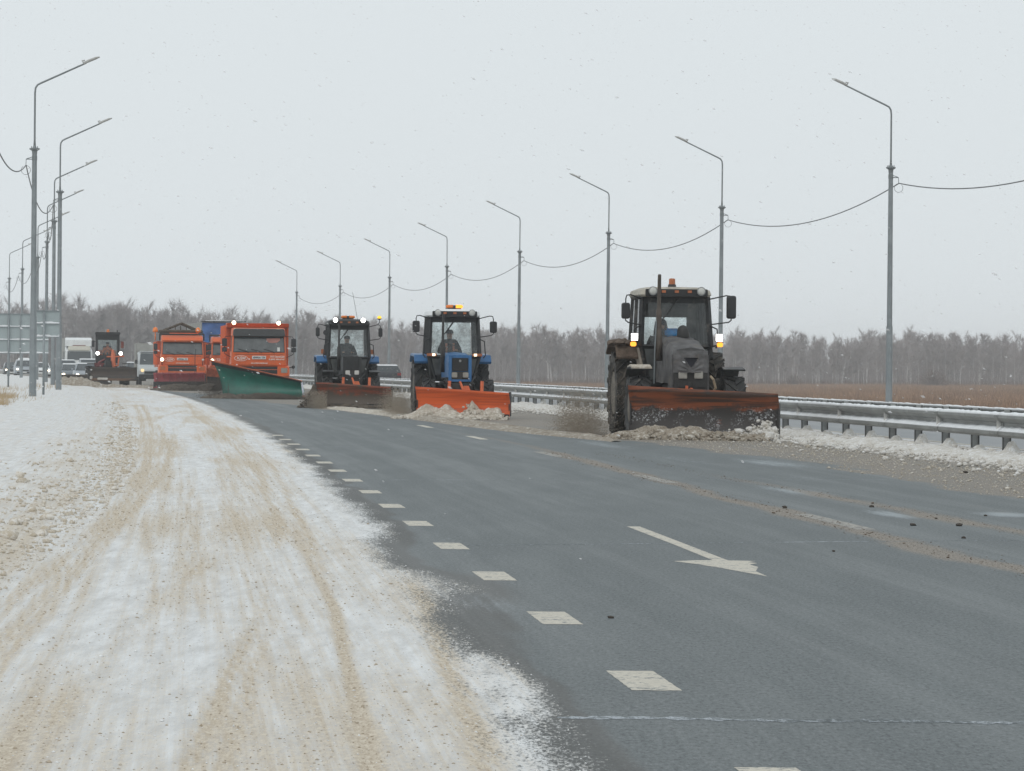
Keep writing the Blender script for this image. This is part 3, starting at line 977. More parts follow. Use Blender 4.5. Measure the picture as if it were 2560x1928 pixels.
grains('slush_grains', uu[ok], zz[ok], rr[ok], m_slushlight, 'grey tan slush grains between the asphalt and the guard rail', fs_[5][ok])
n = 2200
pick = rng.integers(0, 3, n)
zz = rng.uniform(22, 60, n)
uu = np.zeros(n)
for k in range(3):
    zk, uk = tline(MUDS[k][0])
    uu = np.where(pick == k, np.interp(zz, zk, uk) + rng.normal(0, 0.1, n), uu)
rr = np.exp(rng.normal(-5.7, 0.4, n))
clods('mud_crumbs', np.stack([RX(uu, zz), zz, rr * 0.4, rr, np.full_like(rr, 0.6)], 1), M('brown_mud_crumbs', (0.15, 0.115, 0.085), 0.9, 0, 0.3, 20), 'dark mud crumbs along the brown streaks on the asphalt')
stones = [(5.72, 36.3, 0.04), (6.65, 36.8, 0.035), (6.22, 32.5, 0.038), (6.62, 32.5, 0.036), (6.16, 30.1, 0.028), (4.7, 27.7, 0.018), (10.26, 49.5, 0.05), (7.34, 34.8, 0.022), (6.72, 34.0, 0.02), (2.2, 20.1, 0.022)]
STONE_LABELS = ['dark mud lump lying on the faded lane dash beside the brown streak', 'dark mud lump farthest back of those between the two brown streaks',
                'left one of two mud lumps lying level on the asphalt at the right', 'right one of two mud lumps lying level on the asphalt at the right', 'mud lump just in front of the level pair near the right brown streak',
                'tiny mud lump on clean asphalt right of the painted arrow', 'flat dark lump on the tan slush near the foot of the guard rail', 'small mud lump beside the right brown streak, nearest the rail side',
                'small mud crumb lying inside the right brown streak', 'small mud lump lying next to the painted edge dashes']
for k, (u_, z_, r_) in enumerate(stones):
    b = MB()
    r_ *= 0.62
    b.ico((0, 0, 0), r_, (1.3, 1, 0.7), 0.3)
    o = b.build('mud_lump', m_stone, loc=P3(u_, z_, r_ * 0.45))
    tag(o, STONE_LABELS[k], 'mud lump', 'mud lumps on the asphalt')

# snow berm under the guard rail, heaped up at each post
POST_Z = [41.0 + 2.3 * k for k in range(165)]
RAIL_U = 12.98
zs_ = zrows(34, 430, 0.0018, 130, 0.006)
us_ = np.concatenate([np.linspace(11.2, 12.5, 14), np.linspace(12.55, 13.9, 16)])
U, Z = np.meshgrid(us_, zs_)
ph = np.mod(Z - POST_Z[0] + 0.25, 2.3)
ph = np.minimum(ph, 2.3 - ph)
bn = fbm(U * 5.5, Z * 3.0, octv=5, seed=101)
bn2 = fbm(U * 1.2, Z * 0.35, octv=3, seed=103)
Hs = sstep(11.2, 12.2, U) * sstep(12.95, 12.5, U) * (0.03 + 0.16 * bn2) + (bn - 0.5) * 0.15 * sstep(11.2, 11.8, U) * sstep(13.2, 12.6, U) + 0.05
Hs += 0.26 * np.exp(-(ph / 0.24) ** 2) * np.exp(-((U - 13.05) / 0.12) ** 2) * (0.4 + 1.1 * vnoise(Z * 0.43, Z * 0, seed=6))
Hs = Hs - 0.045
berm_o = raw_mesh('snow_berm', np.stack([RX(U, Z), Z, Hs], -1).reshape(-1, 3), grid_faces(len(zs_), len(us_)), m_slushwhite, smooth=True)
tag(berm_o, 'lumpy dirty white snow berm under the median guard rail', 'snow berm', kind='stuff')
n = 7000
zz = 10 ** rng.uniform(math.log10(36), math.log10(150), n)
uu = rng.normal(11.9, 0.55, n)
rr = np.exp(rng.normal(-3.95, 0.5, n))
uu = np.clip(uu, 9.6, 12.8)
hh = np.interp(uu, [10.8, 12.3], [0.02, 0.09])
clods('berm_clods', np.stack([RX(uu, zz), zz, hh, rr, np.full_like(rr, 0.75)], 1), m_slushwhite, 'broken dirty white snow lumps along the foot of the guard rail')

# windrow of slush trailing between the tractors
ridge('slush_windrow', [(*P3(7.98, 68.5)[:2], 0.02, 0.1), (*P3(7.85, 72)[:2], 0.07, 0.35), (*P3(7.4, 78)[:2], 0.07, 0.5), (*P3(7.05, 85.8)[:2], 0.09, 0.55),
                        (*P3(6.6, 95)[:2], 0.10, 0.45)], m_slush, 'brown slush windrow trailing from the nearest tractor back to the orange blade', step=0.08)
ridge('slush_windrow', [(*P3(6.45, 96)[:2], 0.06, 0.4), (*P3(6.35, 102)[:2], 0.08, 0.45), (*P3(5.75, 114.5)[:2], 0.07, 0.4), (*P3(5.5, 119)[:2], 0.05, 0.3)], m_slushlight,
      'pale slush windrow between the orange blade and the third tractor', step=0.08, seed=4)


# ------------------------------------------------------------------ street lamps
def lamp_proto():
    root = thing('street_lamp', 'x', 'street lamp')
    b = MB()
    b.tube([(0, 0, -0.2), (0, 0, 3.05)], [0.135, 0.125], 10)
    b.build('base_section', m_galv, root, smooth=False)
    b = MB()
    b.tube([(0, 0, 3.051), (0, 0, 9.0)], [0.108, 0.088], 10)
    b.build('column', m_galv, root)
    b = MB()
    b.lathe([(8.96, 0.09), (9.08, 0.10), (9.14, 0.19), (9.18, 0.19), (9.2, 0.07), (9.28, 0.045)], 'z', n=12)
    for k in range(4):
        t = PI / 4 + k * PI / 2
        b.tube([(0.15 * math.cos(t), 0.15 * math.sin(t), 9.17), (0.15 * math.cos(t), 0.15 * math.sin(t), 9.25)], 0.014, 5)
    b.build('flange', m_arm, root)
    b = MB()
    b.tube([(0, 0, 9.18), (0, 0, 9.45), (0, 0, 11.2), (0.02, 0, 11.38), (0.09, 0, 11.49), (0.22, 0, 11.56), (1.85, 0, 12.32)], [0.05, 0.036, 0.034, 0.034, 0.034, 0.034, 0.03], 8)
    b.build('arm', m_arm, root, smooth=True)
    b = MB()
    d = Vector((0.906, 0, 0.423)); nrm_ = Vector((-0.423, 0, 0.906)); sd = Vector((0, 1, 0))
    base = Vector((1.75, 0, 12.28))
    rings = []
    for t, hw, hh, up in ((0, 0.04, 0.04, 0), (0.05, 0.08, 0.045, 0.02), (0.2, 0.12, 0.055, 0.025), (0.5, 0.12, 0.05, 0.015), (0.64, 0.07, 0.02, -0.005)):
        c = base + d * t + nrm_ * up
        rings.append([c + sd * (hw * math.cos(q)) + nrm_ * (hh * math.sin(q)) for q in [2 * PI * i / 10 for i in range(10)]])
    b.loft(rings)
    b.tube([base + d * 0.02 + nrm_ * 0.04, base + d * 0.0 + nrm_ * 0.13, base + d * 0.1 + nrm_ * 0.1], 0.03, 6)
    b.build('lamp_head', m_lampgrey, root, smooth=True)
    b = MB()
    b.tube([(-0.08, 0, 8.78), (-0.3, 0, 8.78)], 0.018, 5)
    b.tube([(-0.08, 0, 8.86), (-0.27, 0, 8.8), (-0.3, 0, 8.78), (-0.31, 0, 8.58)], 0.014, 5)
    b.lathe([(8.74, 0.098), (8.9, 0.097)], 'z', n=10)
    b.build('cable_bracket', m_arm, root)
    b = MB()
    pts = [(-0.31, 0, 8.55)] + [(-0.31 + 0.17 * math.sin(t), 0, 8.38 + 0.17 * math.cos(t)) for t in np.linspace(0.2, 5.6, 12)]
    b.tube(pts, 0.008, 4)
    b.build('cable_loop', m_wire, root)
    return root


lp = lamp_proto()
LL = [(-4.75, 99.5, 0), (-4.28, 136.7, 1), (-3.47, 170.7, 1), (-3.63, 205.9, 1), (-3.7, 241.0, 1), (-3.75, 276.0, 1), (-4.2, 311.0, 1), (-4.4, 346.0, 1)]
RR = [(28.6, 107.5, 0), (28.57, 144.3, 1), (28.47, 181.0, 1), (28.43, 216.4, 1), (28.35, 252.9, 1), (28.5, 291.9, 1), (28.6, 329.6, 1), (28.6, 366.4, 1), (28.2, 400.1, 1)]
ordn = ['nearest', 'second', 'third', 'fourth', 'fifth', 'sixth', 'seventh', 'farthest']
lamps_L, lamps_R = [], []
first = True
for side, lst, store in (('left', LL, lamps_L), ('right', RR, lamps_R)):
    k = 0
    for (u_, z_, vis) in lst:
        if vis:
            if first:
                o = lp; first = False
            else:
                o = copy_tree(lp)
            rz = ROT(z_) if side == 'left' else ROT(z_) + PI
            o.location = P3(u_, z_)
            o.rotation_euler = (random.uniform(-0.003, 0.003), random.uniform(-0.004, 0.004), rz)
            nm = ordn[k]
            if side == 'left':
                o['label'] = '%s street lamp of the row on the left snowy verge' % ('farthest' if k == len(LL) - 2 else nm)
                o['group'] = 'street lamps on the left verge'
            else:
                o['label'] = '%s street lamp of the row beyond the guard rail' % ('farthest' if k == len(RR) - 2 else nm)
                o['group'] = 'street lamps on the right side of the road'
            k += 1
        s_ = 1 if side == 'left' else -1
        store.append(Vector(P3(u_ - 0.31 * s_, z_, 8.56)))
for side, lst in (('left', lamps_L), ('right', lamps_R)):
    for k in range(len(lst) - 1):
        p, q = lst[k], lst[k + 1]
        if k == 0:
            lab = 'sagging cable running out of the picture from the nearest %s lamp' % side
        else:
            lab = 'sagging cable between the %s and %s lamps of the %s row' % (ordn[k - 1], 'farthest' if k == len(lst) - 2 else ordn[k], side)
        b = MB()
        sag = 0.85 if side == 'right' else 0.95
        b.tube([p.lerp(q, t) - Vector((0, 0, sag * 4 * t * (1 - t))) for t in np.linspace(0, 1, 22)], 0.022, 5)
        o = b.build('overhead_cable', m_wire)
        tag(o, lab, 'overhead cable', 'cables along the %s lamps' % side)

# lamp base wires / stub rods beside the left columns
# ------------------------------------------------------------------ median guard rail
rail = thing('guard_rail', 'long galvanised steel guard rail with snow on top along the median', 'guard rail', (0, 0, 0))
WP = [(0.0, 0.68), (-0.06, 0.675), (-0.1, 0.65), (-0.105, 0.61), (-0.07, 0.575), (-0.005, 0.53), (-0.005, 0.47), (-0.07, 0.425), (-0.105, 0.39), (-0.1, 0.345), (-0.06, 0.31), (0.0, 0.30)]


def beam_mesh(side):
    pr = [(a * side, h) for a, h in WP] + [((a + 0.006) * side, h) for a, h in reversed(WP)]
    b = MB()
    b.loft([[(a - 0.002 * side, 0, h) for a, h in pr], [(a + 0.008 * side, 4.78, h) for a, h in pr]])
    # bolt heads at the lap
    for hh in (0.635, 0.345):
        for yy in (0.08, 0.2):
            b.box(-0.11 * side, yy, hh, 0.012, 0.03, 0.03)
    return b.mesh('beam', 0)


def cap_mesh(side):
    rings = []
    for k in range(24):
        y = 4.6 * k / 23
        t = random.uniform(0.012, 0.03)
        rings.append([(-0.076 * side, y, 0.645), (-0.09 * side, y, 0.66), (-0.055 * side, y, 0.675 + t), (0.0, y, 0.683 + t), (0.025 * side, y, 0.675), (0.0, y, 0.672)])
    r2 = []
    for k in range(24):
        y = 4.6 * k / 23
        t = random.uniform(0.0, 0.014)
        r2.append([(-0.012 * side, y, 0.463), (-0.012 * side, y, 0.475 + t), (-0.06 * side, y, 0.436 + t), (-0.098 * side, y, 0.404 + t * 0.3), (-0.098 * side, y, 0.398), (-0.06 * side, y, 0.430)])
    return MB().loft(rings).loft(r2).mesh('snow_cap', 0, True)


bmF, bmB = beam_mesh(1), beam_mesh(-1)
caps_ = [cap_mesh(1) for _ in range(4)]
capB = [cap_mesh(-1) for _ in range(2)]
b = MB()
b.box(0, 0, 0.27, 0.11, 0.006, 0.94)
post_me = b.mesh('post')
b = MB()
b.box(-0.06, -0.02, 0.27, 0.012, 0.07, 0.94)
b.box(0.06, -0.02, 0.27, 0.012, 0.07, 0.94)
flange_me = b.mesh('flange')
b = MB()
b.box(0.38, 0.02, 0.5, 0.76, 0.05, 0.06)
brk_me = b.mesh('bracket')
b = MB()
b.prism([(-0.082, 0.575), (-0.014, 0.535), (-0.014, 0.45), (-0.082, 0.42)], 'y', -0.004, 0.004)
refl_me = b.mesh('reflector')
m_refl = M('reflector_plate', (0.6, 0.6, 0.58), 0.4, 0, 0.05)
m_flange = M('dark_post_flange', (0.085, 0.087, 0.085), 0.6, 0.2, 0.2, 4)
m_post = M('post_steel', (0.33, 0.34, 0.335), 0.55, 0.4, 0.2, 3, ((0.08, 0.08, 0.075), 0.45, 4))
for i in range(82):
    z0 = POST_Z[0] + 4.6 * i
    rz = ROT(z0 + 2.3)
    o = link('beam', bmF, m_galv_rail, rail, P3(RAIL_U, z0), (0, 0, rz))
    link('snow_cap', caps_[i % 4], m_snow, o)
    o = link('beam', bmB, m_galv_rail, rail, P3(RAIL_U + 0.95, z0, 0.03), (0, 0, rz))
    link('snow_cap', capB[i % 2], m_snow, o)
for i, z0 in enumerate(POST_Z):
    rz = ROT(z0)
    p = link('post', post_me, m_post, rail, P3(RAIL_U + 0.09, z0 + 0.2), (0, 0, rz))
    link('bracket', brk_me, m_post, p)
    link('flange', flange_me, m_flange, p)
    if i % 2 == 0:
        link('reflector', refl_me, m_refl, rail, P3(RAIL_U, z0 + 0.15), (0, 0, rz))


# ------------------------------------------------------------------ sign backs on the left verge
def sign_back(name, label, u, z, w_, z0, z1, posts, nh, verts_, rz):
    root = thing(name, label, 'road sign', P3(u, z), rz, 'road signs seen from behind')
    b = MB(); b.box(0, 0.06, (z0 + z1) / 2, w_, 0.02, z1 - z0)
    b.build('panel', m_signback, root)
    for k in range(nh + 1):
        zc = z0 + (z1 - z0) * k / nh
        b = MB(); b.box(0, 0.02, zc, w_, 0.06, 0.04)
        st = b.build('stiffener', m_galv, root)
        if k < nh:
            b = MB()
            xs = np.linspace(-w_ / 2, w_ / 2, 12)
            b.loft([[(x, -0.01, zc + 0.02), (x, 0.052, zc + 0.02), (x, 0.05, zc + 0.02 + random.uniform(0.03, 0.10)), (x, 0.0, zc + 0.035)] for x in xs])
            b.build('snow_cap', m_snow, st, smooth=True)
    for x in verts_:
        b = MB(); b.box(x, -0.03, (z0 + z1) / 2, 0.05, 0.03, z1 - z0)
        b.build('stiffener', m_galv, root)
    for x in posts:
        b = MB(); b.tube([(x, -0.09, -0.3), (x, -0.09, z1 - 0.05)], 0.045, 10)
        b.build('post', m_galv, root, smooth=True)
    return root


sign_back('road_sign', 'large grey sign back with snow on its ribs, by the left edge', -5.35, 184, 2.75, 1.82, 3.76, (-0.56, 0.56), 3, (0.0,), ROT(184) - 0.02)
sign_back('road_sign', 'small grey sign back on one post between the two nearest left lamps', -3.95, 145, 1.12, 2.36, 3.38, (-0.03,), 2, (), ROT(145) + 0.02)


# ------------------------------------------------------------------ rounded helpers
def rring(cx, cy, z, hx, hy, r, n=3):
    pts = []
    for sx, sy, a0 in ((1, 1, 0), (-1, 1, 90), (-1, -1, 180), (1, -1, 270)):
        for k in range(n + 1):
            t = R(a0 + 90 * k / n)
            pts.append((cx + sx * (hx - r) + r * math.cos(t), cy + sy * (hy - r) + r * math.sin(t), z))
    return pts


def xzring(y, hx, z0, z1, r, n=3, cx=0.0):
    cz, hz = (z0 + z1) / 2, (z1 - z0) / 2
    r = min(r, hx, hz)
    return [(p[0], y, p[1]) for p in [(q[0], q[1]) for q in rring(cx, cz, 0, hx, hz, r, n)]]


def tyre_mesh(ro, ri, w_, nlug=0, lug_h=0.05, n=28):
    b = MB()
    h = w_ / 2
    rb = ro - (lug_h if nlug else 0)
    b.lathe([(-h * 0.78, ri), (-h, ri + (rb - ri) * 0.45), (-h * 0.92, rb * 0.97), (-h * 0.7, rb), (h * 0.7, rb), (h * 0.92, rb * 0.97), (h, ri + (rb - ri) * 0.45), (h * 0.78, ri)], 'x', n=n)
    for k in range(nlug):
        for s_ in (-1, 1):
            t0 = 2 * PI * (k + (0.5 if s_ > 0 else 0)) / nlug
            wid = 0.34 * 2 * PI / nlug
            sk = 0.9 * 2 * PI / nlug
            pts = []
            for rr_ in (rb - 0.03, ro):
                for (x, tt) in ((0.0, t0), (0.0, t0 + wid), (s_ * h * 0.98, t0 + wid + sk), (s_ * h * 0.98, t0 + sk)):
                    r2 = rr_ if abs(x) < 0.01 else rr_ - 0.02
                    pts.append((x, r2 * math.cos(tt), r2 * math.sin(tt)))
            b.hexa(pts)
    return b.mesh('tyre')


def rim_mesh(ri, w_, n=20, dish=0.3):
    b = MB()
    h = w_ / 2 * 0.8
    b.lathe([(-h, ri * 1.0), (-h, ri * 0.9), (-h * dish, ri * 0.8), (-h * dish, 0.3 * ri), (-h * (dish + 0.35), 0.26 * ri), (-h * (dish + 0.35), 0.02), (h * 0.2, 0.02), (h * 0.5, ri * 0.6), (h, ri * 0.9), (h, ri)], 'x', n=n)
    for k in range(8):
        t = 2 * PI * k / 8
        b.tube([(-h * dish - 0.0, 0.5 * ri * math.cos(t), 0.5 * ri * math.sin(t)), (-h * dish - 0.03, 0.5 * ri * math.cos(t), 0.5 * ri * math.sin(t))], 0.025, 6)
    return b.mesh('wheel')


def wheel(parent, x, y, ro, ri, w_, tm, rm_mat=None, nlug=0, cache={}):
    key = (ro, ri, w_, nlug, tm.name, (rm_mat or m_rim).name)
    if key not in cache:
        cache[key] = (rim_mesh(ri, w_), tyre_mesh(ro, ri, w_, nlug))
    rm_, tm_ = cache[key]
    o = link('wheel', rm_, rm_mat or m_rim, parent, (x, y, ro - 0.012))
    o.rotation_euler = (random.uniform(0, 6), 0, 0 if x < 0 else PI)
    link('tyre', tm_, tm, o)
    return o


def plow_mesh(L_, hl, hr, yaw, c, depth=0.16, th=0.025, t0=0.0, t1=1.0, off=0.0, nu=16, nv=9, zb=0.03, lean=0.06, skew=(0, 0)):
    """curved moldboard; x runs along the blade, left end further back by yaw"""
    cy_, sy_ = math.cos(yaw), math.sin(yaw)
    rings = []
    for i in range(nu + 1):
        s_ = -L_ / 2 + L_ * i / nu
        H = hl + (hr - hl) * i / nu
        front, back = [], []
        for j in range(nv + 1):
            t = t0 + (t1 - t0) * j / nv
            ss = s_ + (skew[0] * (1 - i / nu) + skew[1] * i / nu) * t
            d = depth * math.sin(PI * min(t * 0.92 + 0.02, 1)) - lean * t + off
            for lst, dd in ((front, d), (back, d + th)):
                lst.append((c[0] + ss * cy_ + dd * sy_, c[1] - ss * sy_ + dd * cy_, c[2] + zb + H * t))
        rings.append(front + back[::-1])
    return MB().loft(rings)


def blade_tf(c, yaw, s_, d, z):
    return (c[0] + s_ * math.cos(yaw) + d * math.sin(yaw), c[1] - s_ * math.sin(yaw) + d * math.cos(yaw), c[2] + z)


# ------------------------------------------------------------------ people
def person(label, parent_obj, loc, jacket, extra=None, hood=False, lean=0.0):
    root = thing('person', label, 'person')
    mw = Matrix.Translation(parent_obj.location) @ Matrix.Rotation(parent_obj.rotation_euler.z, 4, 'Z')
    root.location = mw @ Vector(loc)
    root.rotation_euler = (0, 0, parent_obj.rotation_euler.z)
    V, E, Rr = [], [], []

    def add(p, r, par=None):
        V.append(p); Rr.append(r)
        if par is not None:
            E.append((par, len(V) - 1))
        return len(V) - 1
    hip = add((0, 0, 0.06), 0.17)
    wst = add((0, -0.01, 0.22), 0.155, hip)
    ch = add((lean, -0.03, 0.40), 0.175, wst)
    nb = add((lean, -0.03, 0.535), 0.075, ch)
    nk = add((lean, -0.045, 0.60), 0.06, nb)
    hd = add((lean, -0.06, 0.69), 0.088, nk)
    tp = add((lean, -0.055, 0.78), 0.085, hd)
    for s_ in (-1, 1):
        sh = add((lean + s_ * 0.19, -0.03, 0.46), 0.085, ch)
        el = add((lean + s_ * 0.29, -0.16, 0.22), 0.058, sh)
        wr = add((s_ * 0.18, -0.40, 0.27), 0.038, el)
        pm = add((s_ * 0.16, -0.475, 0.285), 0.036, wr)
        for q in range(4):
            f1 = add((s_ * (0.175 - 0.02 * q), -0.52 - 0.004 * (q % 2), 0.30 - 0.004 * q), 0.0095, pm)
            add((s_ * (0.165 - 0.02 * q), -0.53, 0.27), 0.008, f1)
        th = add((s_ * 0.125, -0.475, 0.305), 0.011, pm)
        add((s_ * 0.115, -0.505, 0.315), 0.009, th)
        kn = add((s_ * 0.15, -0.43, 0.06), 0.078, hip)
        an = add((s_ * 0.15, -0.46, -0.34), 0.05, kn)
        add((s_ * 0.15, -0.60, -0.38), 0.04, an)
    me = bpy.data.meshes.new('body')
    me.from_pydata(V, E, [])
    tmp = bpy.data.objects.new('body_tmp', me)
    C.objects.link(tmp)
    md = tmp.modifiers.new('skin', 'SKIN')
    for i, sv in enumerate(me.skin_vertices[0].data):
        sv.radius = (Rr[i], Rr[i])
        sv.use_root = (i == 0)
    sd = tmp.modifiers.new('sub', 'SUBSURF'); sd.levels = 1; sd.render_levels = 1
    dg = bpy.context.evaluated_depsgraph_get()
    me2 = bpy.data.meshes.new_from_object(tmp.evaluated_get(dg))
    bpy.data.objects.remove(tmp)
    for m_ in (jacket, m_skin, m_trousers):
        me2.materials.append(m_)
    for p in me2.polygons:
        c = p.center
        if c.z > 0.59 or (c.y < -0.435 and c.z > 0.2):
            p.material_index = 1
        elif c.z < 0.08:
            p.material_index = 2
    me2.shade_smooth()
    link('body', me2, None, root)
    # hair or hat, hood, eyes, nose
    b = MB()
    b.lathe([(0.735, 0.102), (0.775, 0.108), (0.81, 0.09), (0.835, 0.05), (0.84, 0.01)], 'z', (lean, -0.05, 0), 12)
    b.build('hat', m_jacket_dark, root, smooth=True)
    b = MB(); b.tube([(lean, -0.145, 0.715), (lean, -0.165, 0.69), (lean, -0.14, 0.68)], [0.012, 0.016, 0.014], 6)
    b.build('nose', m_skin, root, smooth=True)
    for s_ in (-1, 1):
        b = MB(); b.ico((lean + s_ * 0.035, -0.138, 0.725), 0.012, jit=0)
        b.build('eye', m_inkblack, root)
        b = MB(); b.ico((lean + s_ * 0.095, -0.05, 0.71), 0.022, (0.5, 1, 1.4), 0)
        b.build('ear', m_skin, root)
    b = MB(); b.box(lean, -0.148, 0.655, 0.045, 0.008, 0.01)
    b.build('mouth', m_jacket_dark, root)
    if hood:
        b = MB()
        b.lathe([(0.52, 0.15), (0.6, 0.145), (0.7, 0.135), (0.8, 0.115), (0.86, 0.06), (0.87, 0.01)], 'z', (lean, 0.02, 0), 12)
        b.build('hood', jacket, root, smooth=True)
    if extra is not None:
        for s_ in (-1, 1):
            b = MB()
            b.slab([(lean + s_ * 0.07, -0.235, 0.2), (lean + s_ * 0.125, -0.235, 0.2), (lean + s_ * 0.125, -0.20, 0.47), (lean + s_ * 0.07, -0.20, 0.47)], 0.012)
            b.build('shoulder_strap', extra, root)
    return root


# ------------------------------------------------------------------ tractors
D82 = dict(rr=0.78, rw=0.42, rx=0.79, fr=0.53, fw=0.32, fx=0.76, wb=2.42, cw=0.665, ct=0.62, zw=1.66, zt=2.64, roof=2.87, hw=0.30, hzf=1.66, hzr=1.74,
           hyf=-3.0, hb=0.95, bl=2.48, bhl=0.80, bhr=0.66, by=-3.75, bx=0.0, byaw=R(20))
D12 = dict(rr=0.86, rw=0.48, rx=0.88, fr=0.62, fw=0.42, fx=0.93, wb=2.7, cw=0.70, ct=0.655, zw=1.84, zt=2.76, roof=2.98, hw=0.34, hzf=1.76, hzr=2.0,
           hyf=-3.35, hb=0.95, bl=2.9, bhl=0.99, bhr=0.86, by=-4.9, bx=0.02, byaw=R(20))


def round_lamp(parent, name, c, r, mat, matb=None):
    b = MB()
    b.lathe([(0.09, r * 0.5), (0.05, r * 0.95), (-0.02, r * 1.08), (-0.045, r * 1.08), (-0.045, r * 0.95)], 'y', c, 14)
    o = b.build(name, matb or m_blackplastic, parent, smooth=False)
    b = MB()
    b.lathe([(-0.04, r * 0.97), (-0.055, r * 0.7), (-0.06, 0.01)], 'y', c, 14)
    b.build('lens', mat, o, smooth=True)
    return o


def tractor(kind, label, u, z, D, blade_mat, side_mat, roof_mat, fender_mat, hood_mat):
    rz = ROT(z)
    bm_ = m_blackmud if kind == 1 else m_black
    T = thing('tractor', label, 'tractor', P3(u, z), rz, 'tractors with plough blades')
    for s_ in (-1, 1):
        wheel(T, s_ * D['rx'], 0, D['rr'], D['rr'] * 0.56, D['rw'], m_rubber_muddy if kind == 1 else m_rubber, nlug=17)
        wheel(T, s_ * D['fx'], -D['wb'], D['fr'], D['fr'] * 0.54, D['fw'], m_rubber, nlug=14)
    cw, ct, zw, zt = D['cw'], D['ct'], D['zw'], D['zt']
    yb, yt, yr = -1.32, -1.12, 0.42
    # chassis, axles
    b = MB()
    b.box(0, -1.2, 0.85, 0.5, 3.0, 0.4)
    b.box(0, -D['wb'], D['fr'], D['fx'] * 2, 0.2, 0.18)
    b.box(0, 0, D['rr'], D['rx'] * 2, 0.3, 0.3)
    b.box(0, D['hyf'] - 0.05, 0.78, 0.62, 0.35, 0.3)
    b.tube([(-0.3, -1.7, 0.8), (-0.45, -2.0, 0.9), (-0.3, -2.5, 0.95)], 0.05, 6)
    b.tube([(0.3, -1.7, 0.8), (0.45, -2.0, 0.9), (0.3, -2.5, 0.95)], 0.05, 6)
    b.build('chassis', m_iron, T, bevel=0.02)
    # cab frame
    b = MB()
    cor = {}
    for s_ in (-1, 1):
        F0, F1 = Vector((s_ * cw, yb, zw - 0.05)), Vector((s_ * ct, yt, zt + 0.02))
        B0, B1 = Vector((s_ * cw, -0.35, zw - 0.05)), Vector((s_ * ct, -0.32, zt + 0.02))
        Q0, Q1 = Vector((s_ * cw, yr, zw - 0.05)), Vector((s_ * ct, yr - 0.1, zt + 0.02))
        cor[s_] = (F0, F1, B0, B1, Q0, Q1)
        for p, q in ((F0, F1), (B0, B1), (Q0, Q1)):
            b.tube([p, q], 0.058 if p is F0 else 0.04, 4)
        b.tube([F0, B0, Q0], 0.05, 4)
        b.tube([F1, B1, Q1], 0.06, 4)
        b.tube([F0, (s_ * cw * 0.72, yb + 0.05, 1.0)], 0.045, 4)
    b.tube([cor[-1][0], cor[1][0]], 0.04, 4)
    b.tube([cor[-1][4], cor[1][4]], 0.05, 4)
    b.box(0, yt + 0.01, zt - 0.03, 2 * ct, 0.08, 0.16)
    b.box(0, yr - 0.1, zt - 0.04, 2 * ct, 0.08, 0.14)
    if kind == 1:
        b.box(0, yr - 0.13, zt - 0.2, 2 * ct, 0.06, 0.34)
        b.box(ct - 0.1, yr - 0.06, zw + 0.3, 0.2, 0.06, 0.8)
    b.build('cab_frame', bm_, T)
    # lower cab: floor, rear wall, firewall glass beside the hood
    b = MB()
    b.box(0, -0.4, 1.02, 2 * cw * 0.86, 1.5, 0.12)
    b.box(0, yr - 0.02, (1.0 + zw) / 2 - 0.05, 2 * cw * 0.95, 0.06, zw - 1.05)
    b.hexa([(-cw * 0.72, yb + 0.06, 1.02), (cw * 0.72, yb + 0.06, 1.02), (cw * 0.72, yb + 0.12, 1.02), (-cw * 0.72, yb + 0.12, 1.02),
            (-cw, yb + 0.03, zw - 0.06), (cw, yb + 0.03, zw - 0.06), (cw, yb + 0.12, zw - 0.06), (-cw, yb + 0.12, zw - 0.06)])
    b.build('cab_floor', bm_, T)
    for s_ in (-1, 1):
        b = MB()
        b.slab([(s_ * D['hw'] * 1.1, yb + 0.02, 1.15), (s_ * cw * 0.75, yb + 0.02, 1.12), (s_ * (cw - 0.07), yb + 0.0, zw - 0.1), (s_ * D['hw'] * 1.1, yb + 0.0, zw - 0.1)], 0.012)
        b.build('lower_window', m_dglass, T)
        F0, F1, B0, B1, Q0, Q1 = cor[s_]
        b = MB(); b.slab([F0, B0, B1, F1], 0.012, 0.06); b.build('door_window', m_glass, T)
        b = MB(); b.slab([B0, Q0, Q1, B1], 0.012, 0.08); b.build('side_window', m_glass, T)
        b = MB()
        b.hexa([(s_ * cw * 0.86, yb + 0.1, 1.0), (s_ * (cw * 0.86 + 0.03), yb + 0.1, 1.0), (s_ * (cw * 0.86 + 0.03), -0.3, 1.0), (s_ * cw * 0.86, -0.3, 1.0),
                (s_ * cw * 0.97, yb + 0.04, zw - 0.08), (s_ * (cw + 0.02), yb + 0.04, zw - 0.08), (s_ * (cw + 0.02), -0.3, zw - 0.08), (s_ * cw * 0.97, -0.3, zw - 0.08)])
        b.build('door_panel', side_mat if s_ < 0 else bm_, T)
        # grab handle
        b = MB()
        b.tube([(s_ * (ct + 0.03), yb + 0.06, zt - 0.55), (s_ * (cw + 0.13), yb + 0.02, zt - 0.62), (s_ * (cw + 0.15), yb + 0.0, zt - 0.9), (s_ * (cw + 0.16), yb, zw), (s_ * (cw + 0.1), yb, zw - 0.08)], 0.016, 6)
        b.build('grab_handle', m_black, T)
    b = MB(); b.slab([cor[-1][0], cor[1][0], cor[1][1], cor[-1][1]], 0.012, 0.07); b.build('windscreen', m_glass, T)
    b = MB(); b.slab([cor[1][4], cor[-1][4], cor[-1][5], cor[1][5]], 0.012, 0.10); b.build('rear_window', m_frost, T)
    # wiper and its arm
    b = MB()
    b.tube([(0.05, yt - 0.05, zt - 0.02), (-0.16, yt - 0.12, zt - 0.32)], 0.012, 5)
    b.tube([(-0.02, yt - 0.07, zt - 0.1), (-0.30, yt - 0.17, zt - 0.48)], 0.014, 4)
    b.build('wiper', m_black, T)
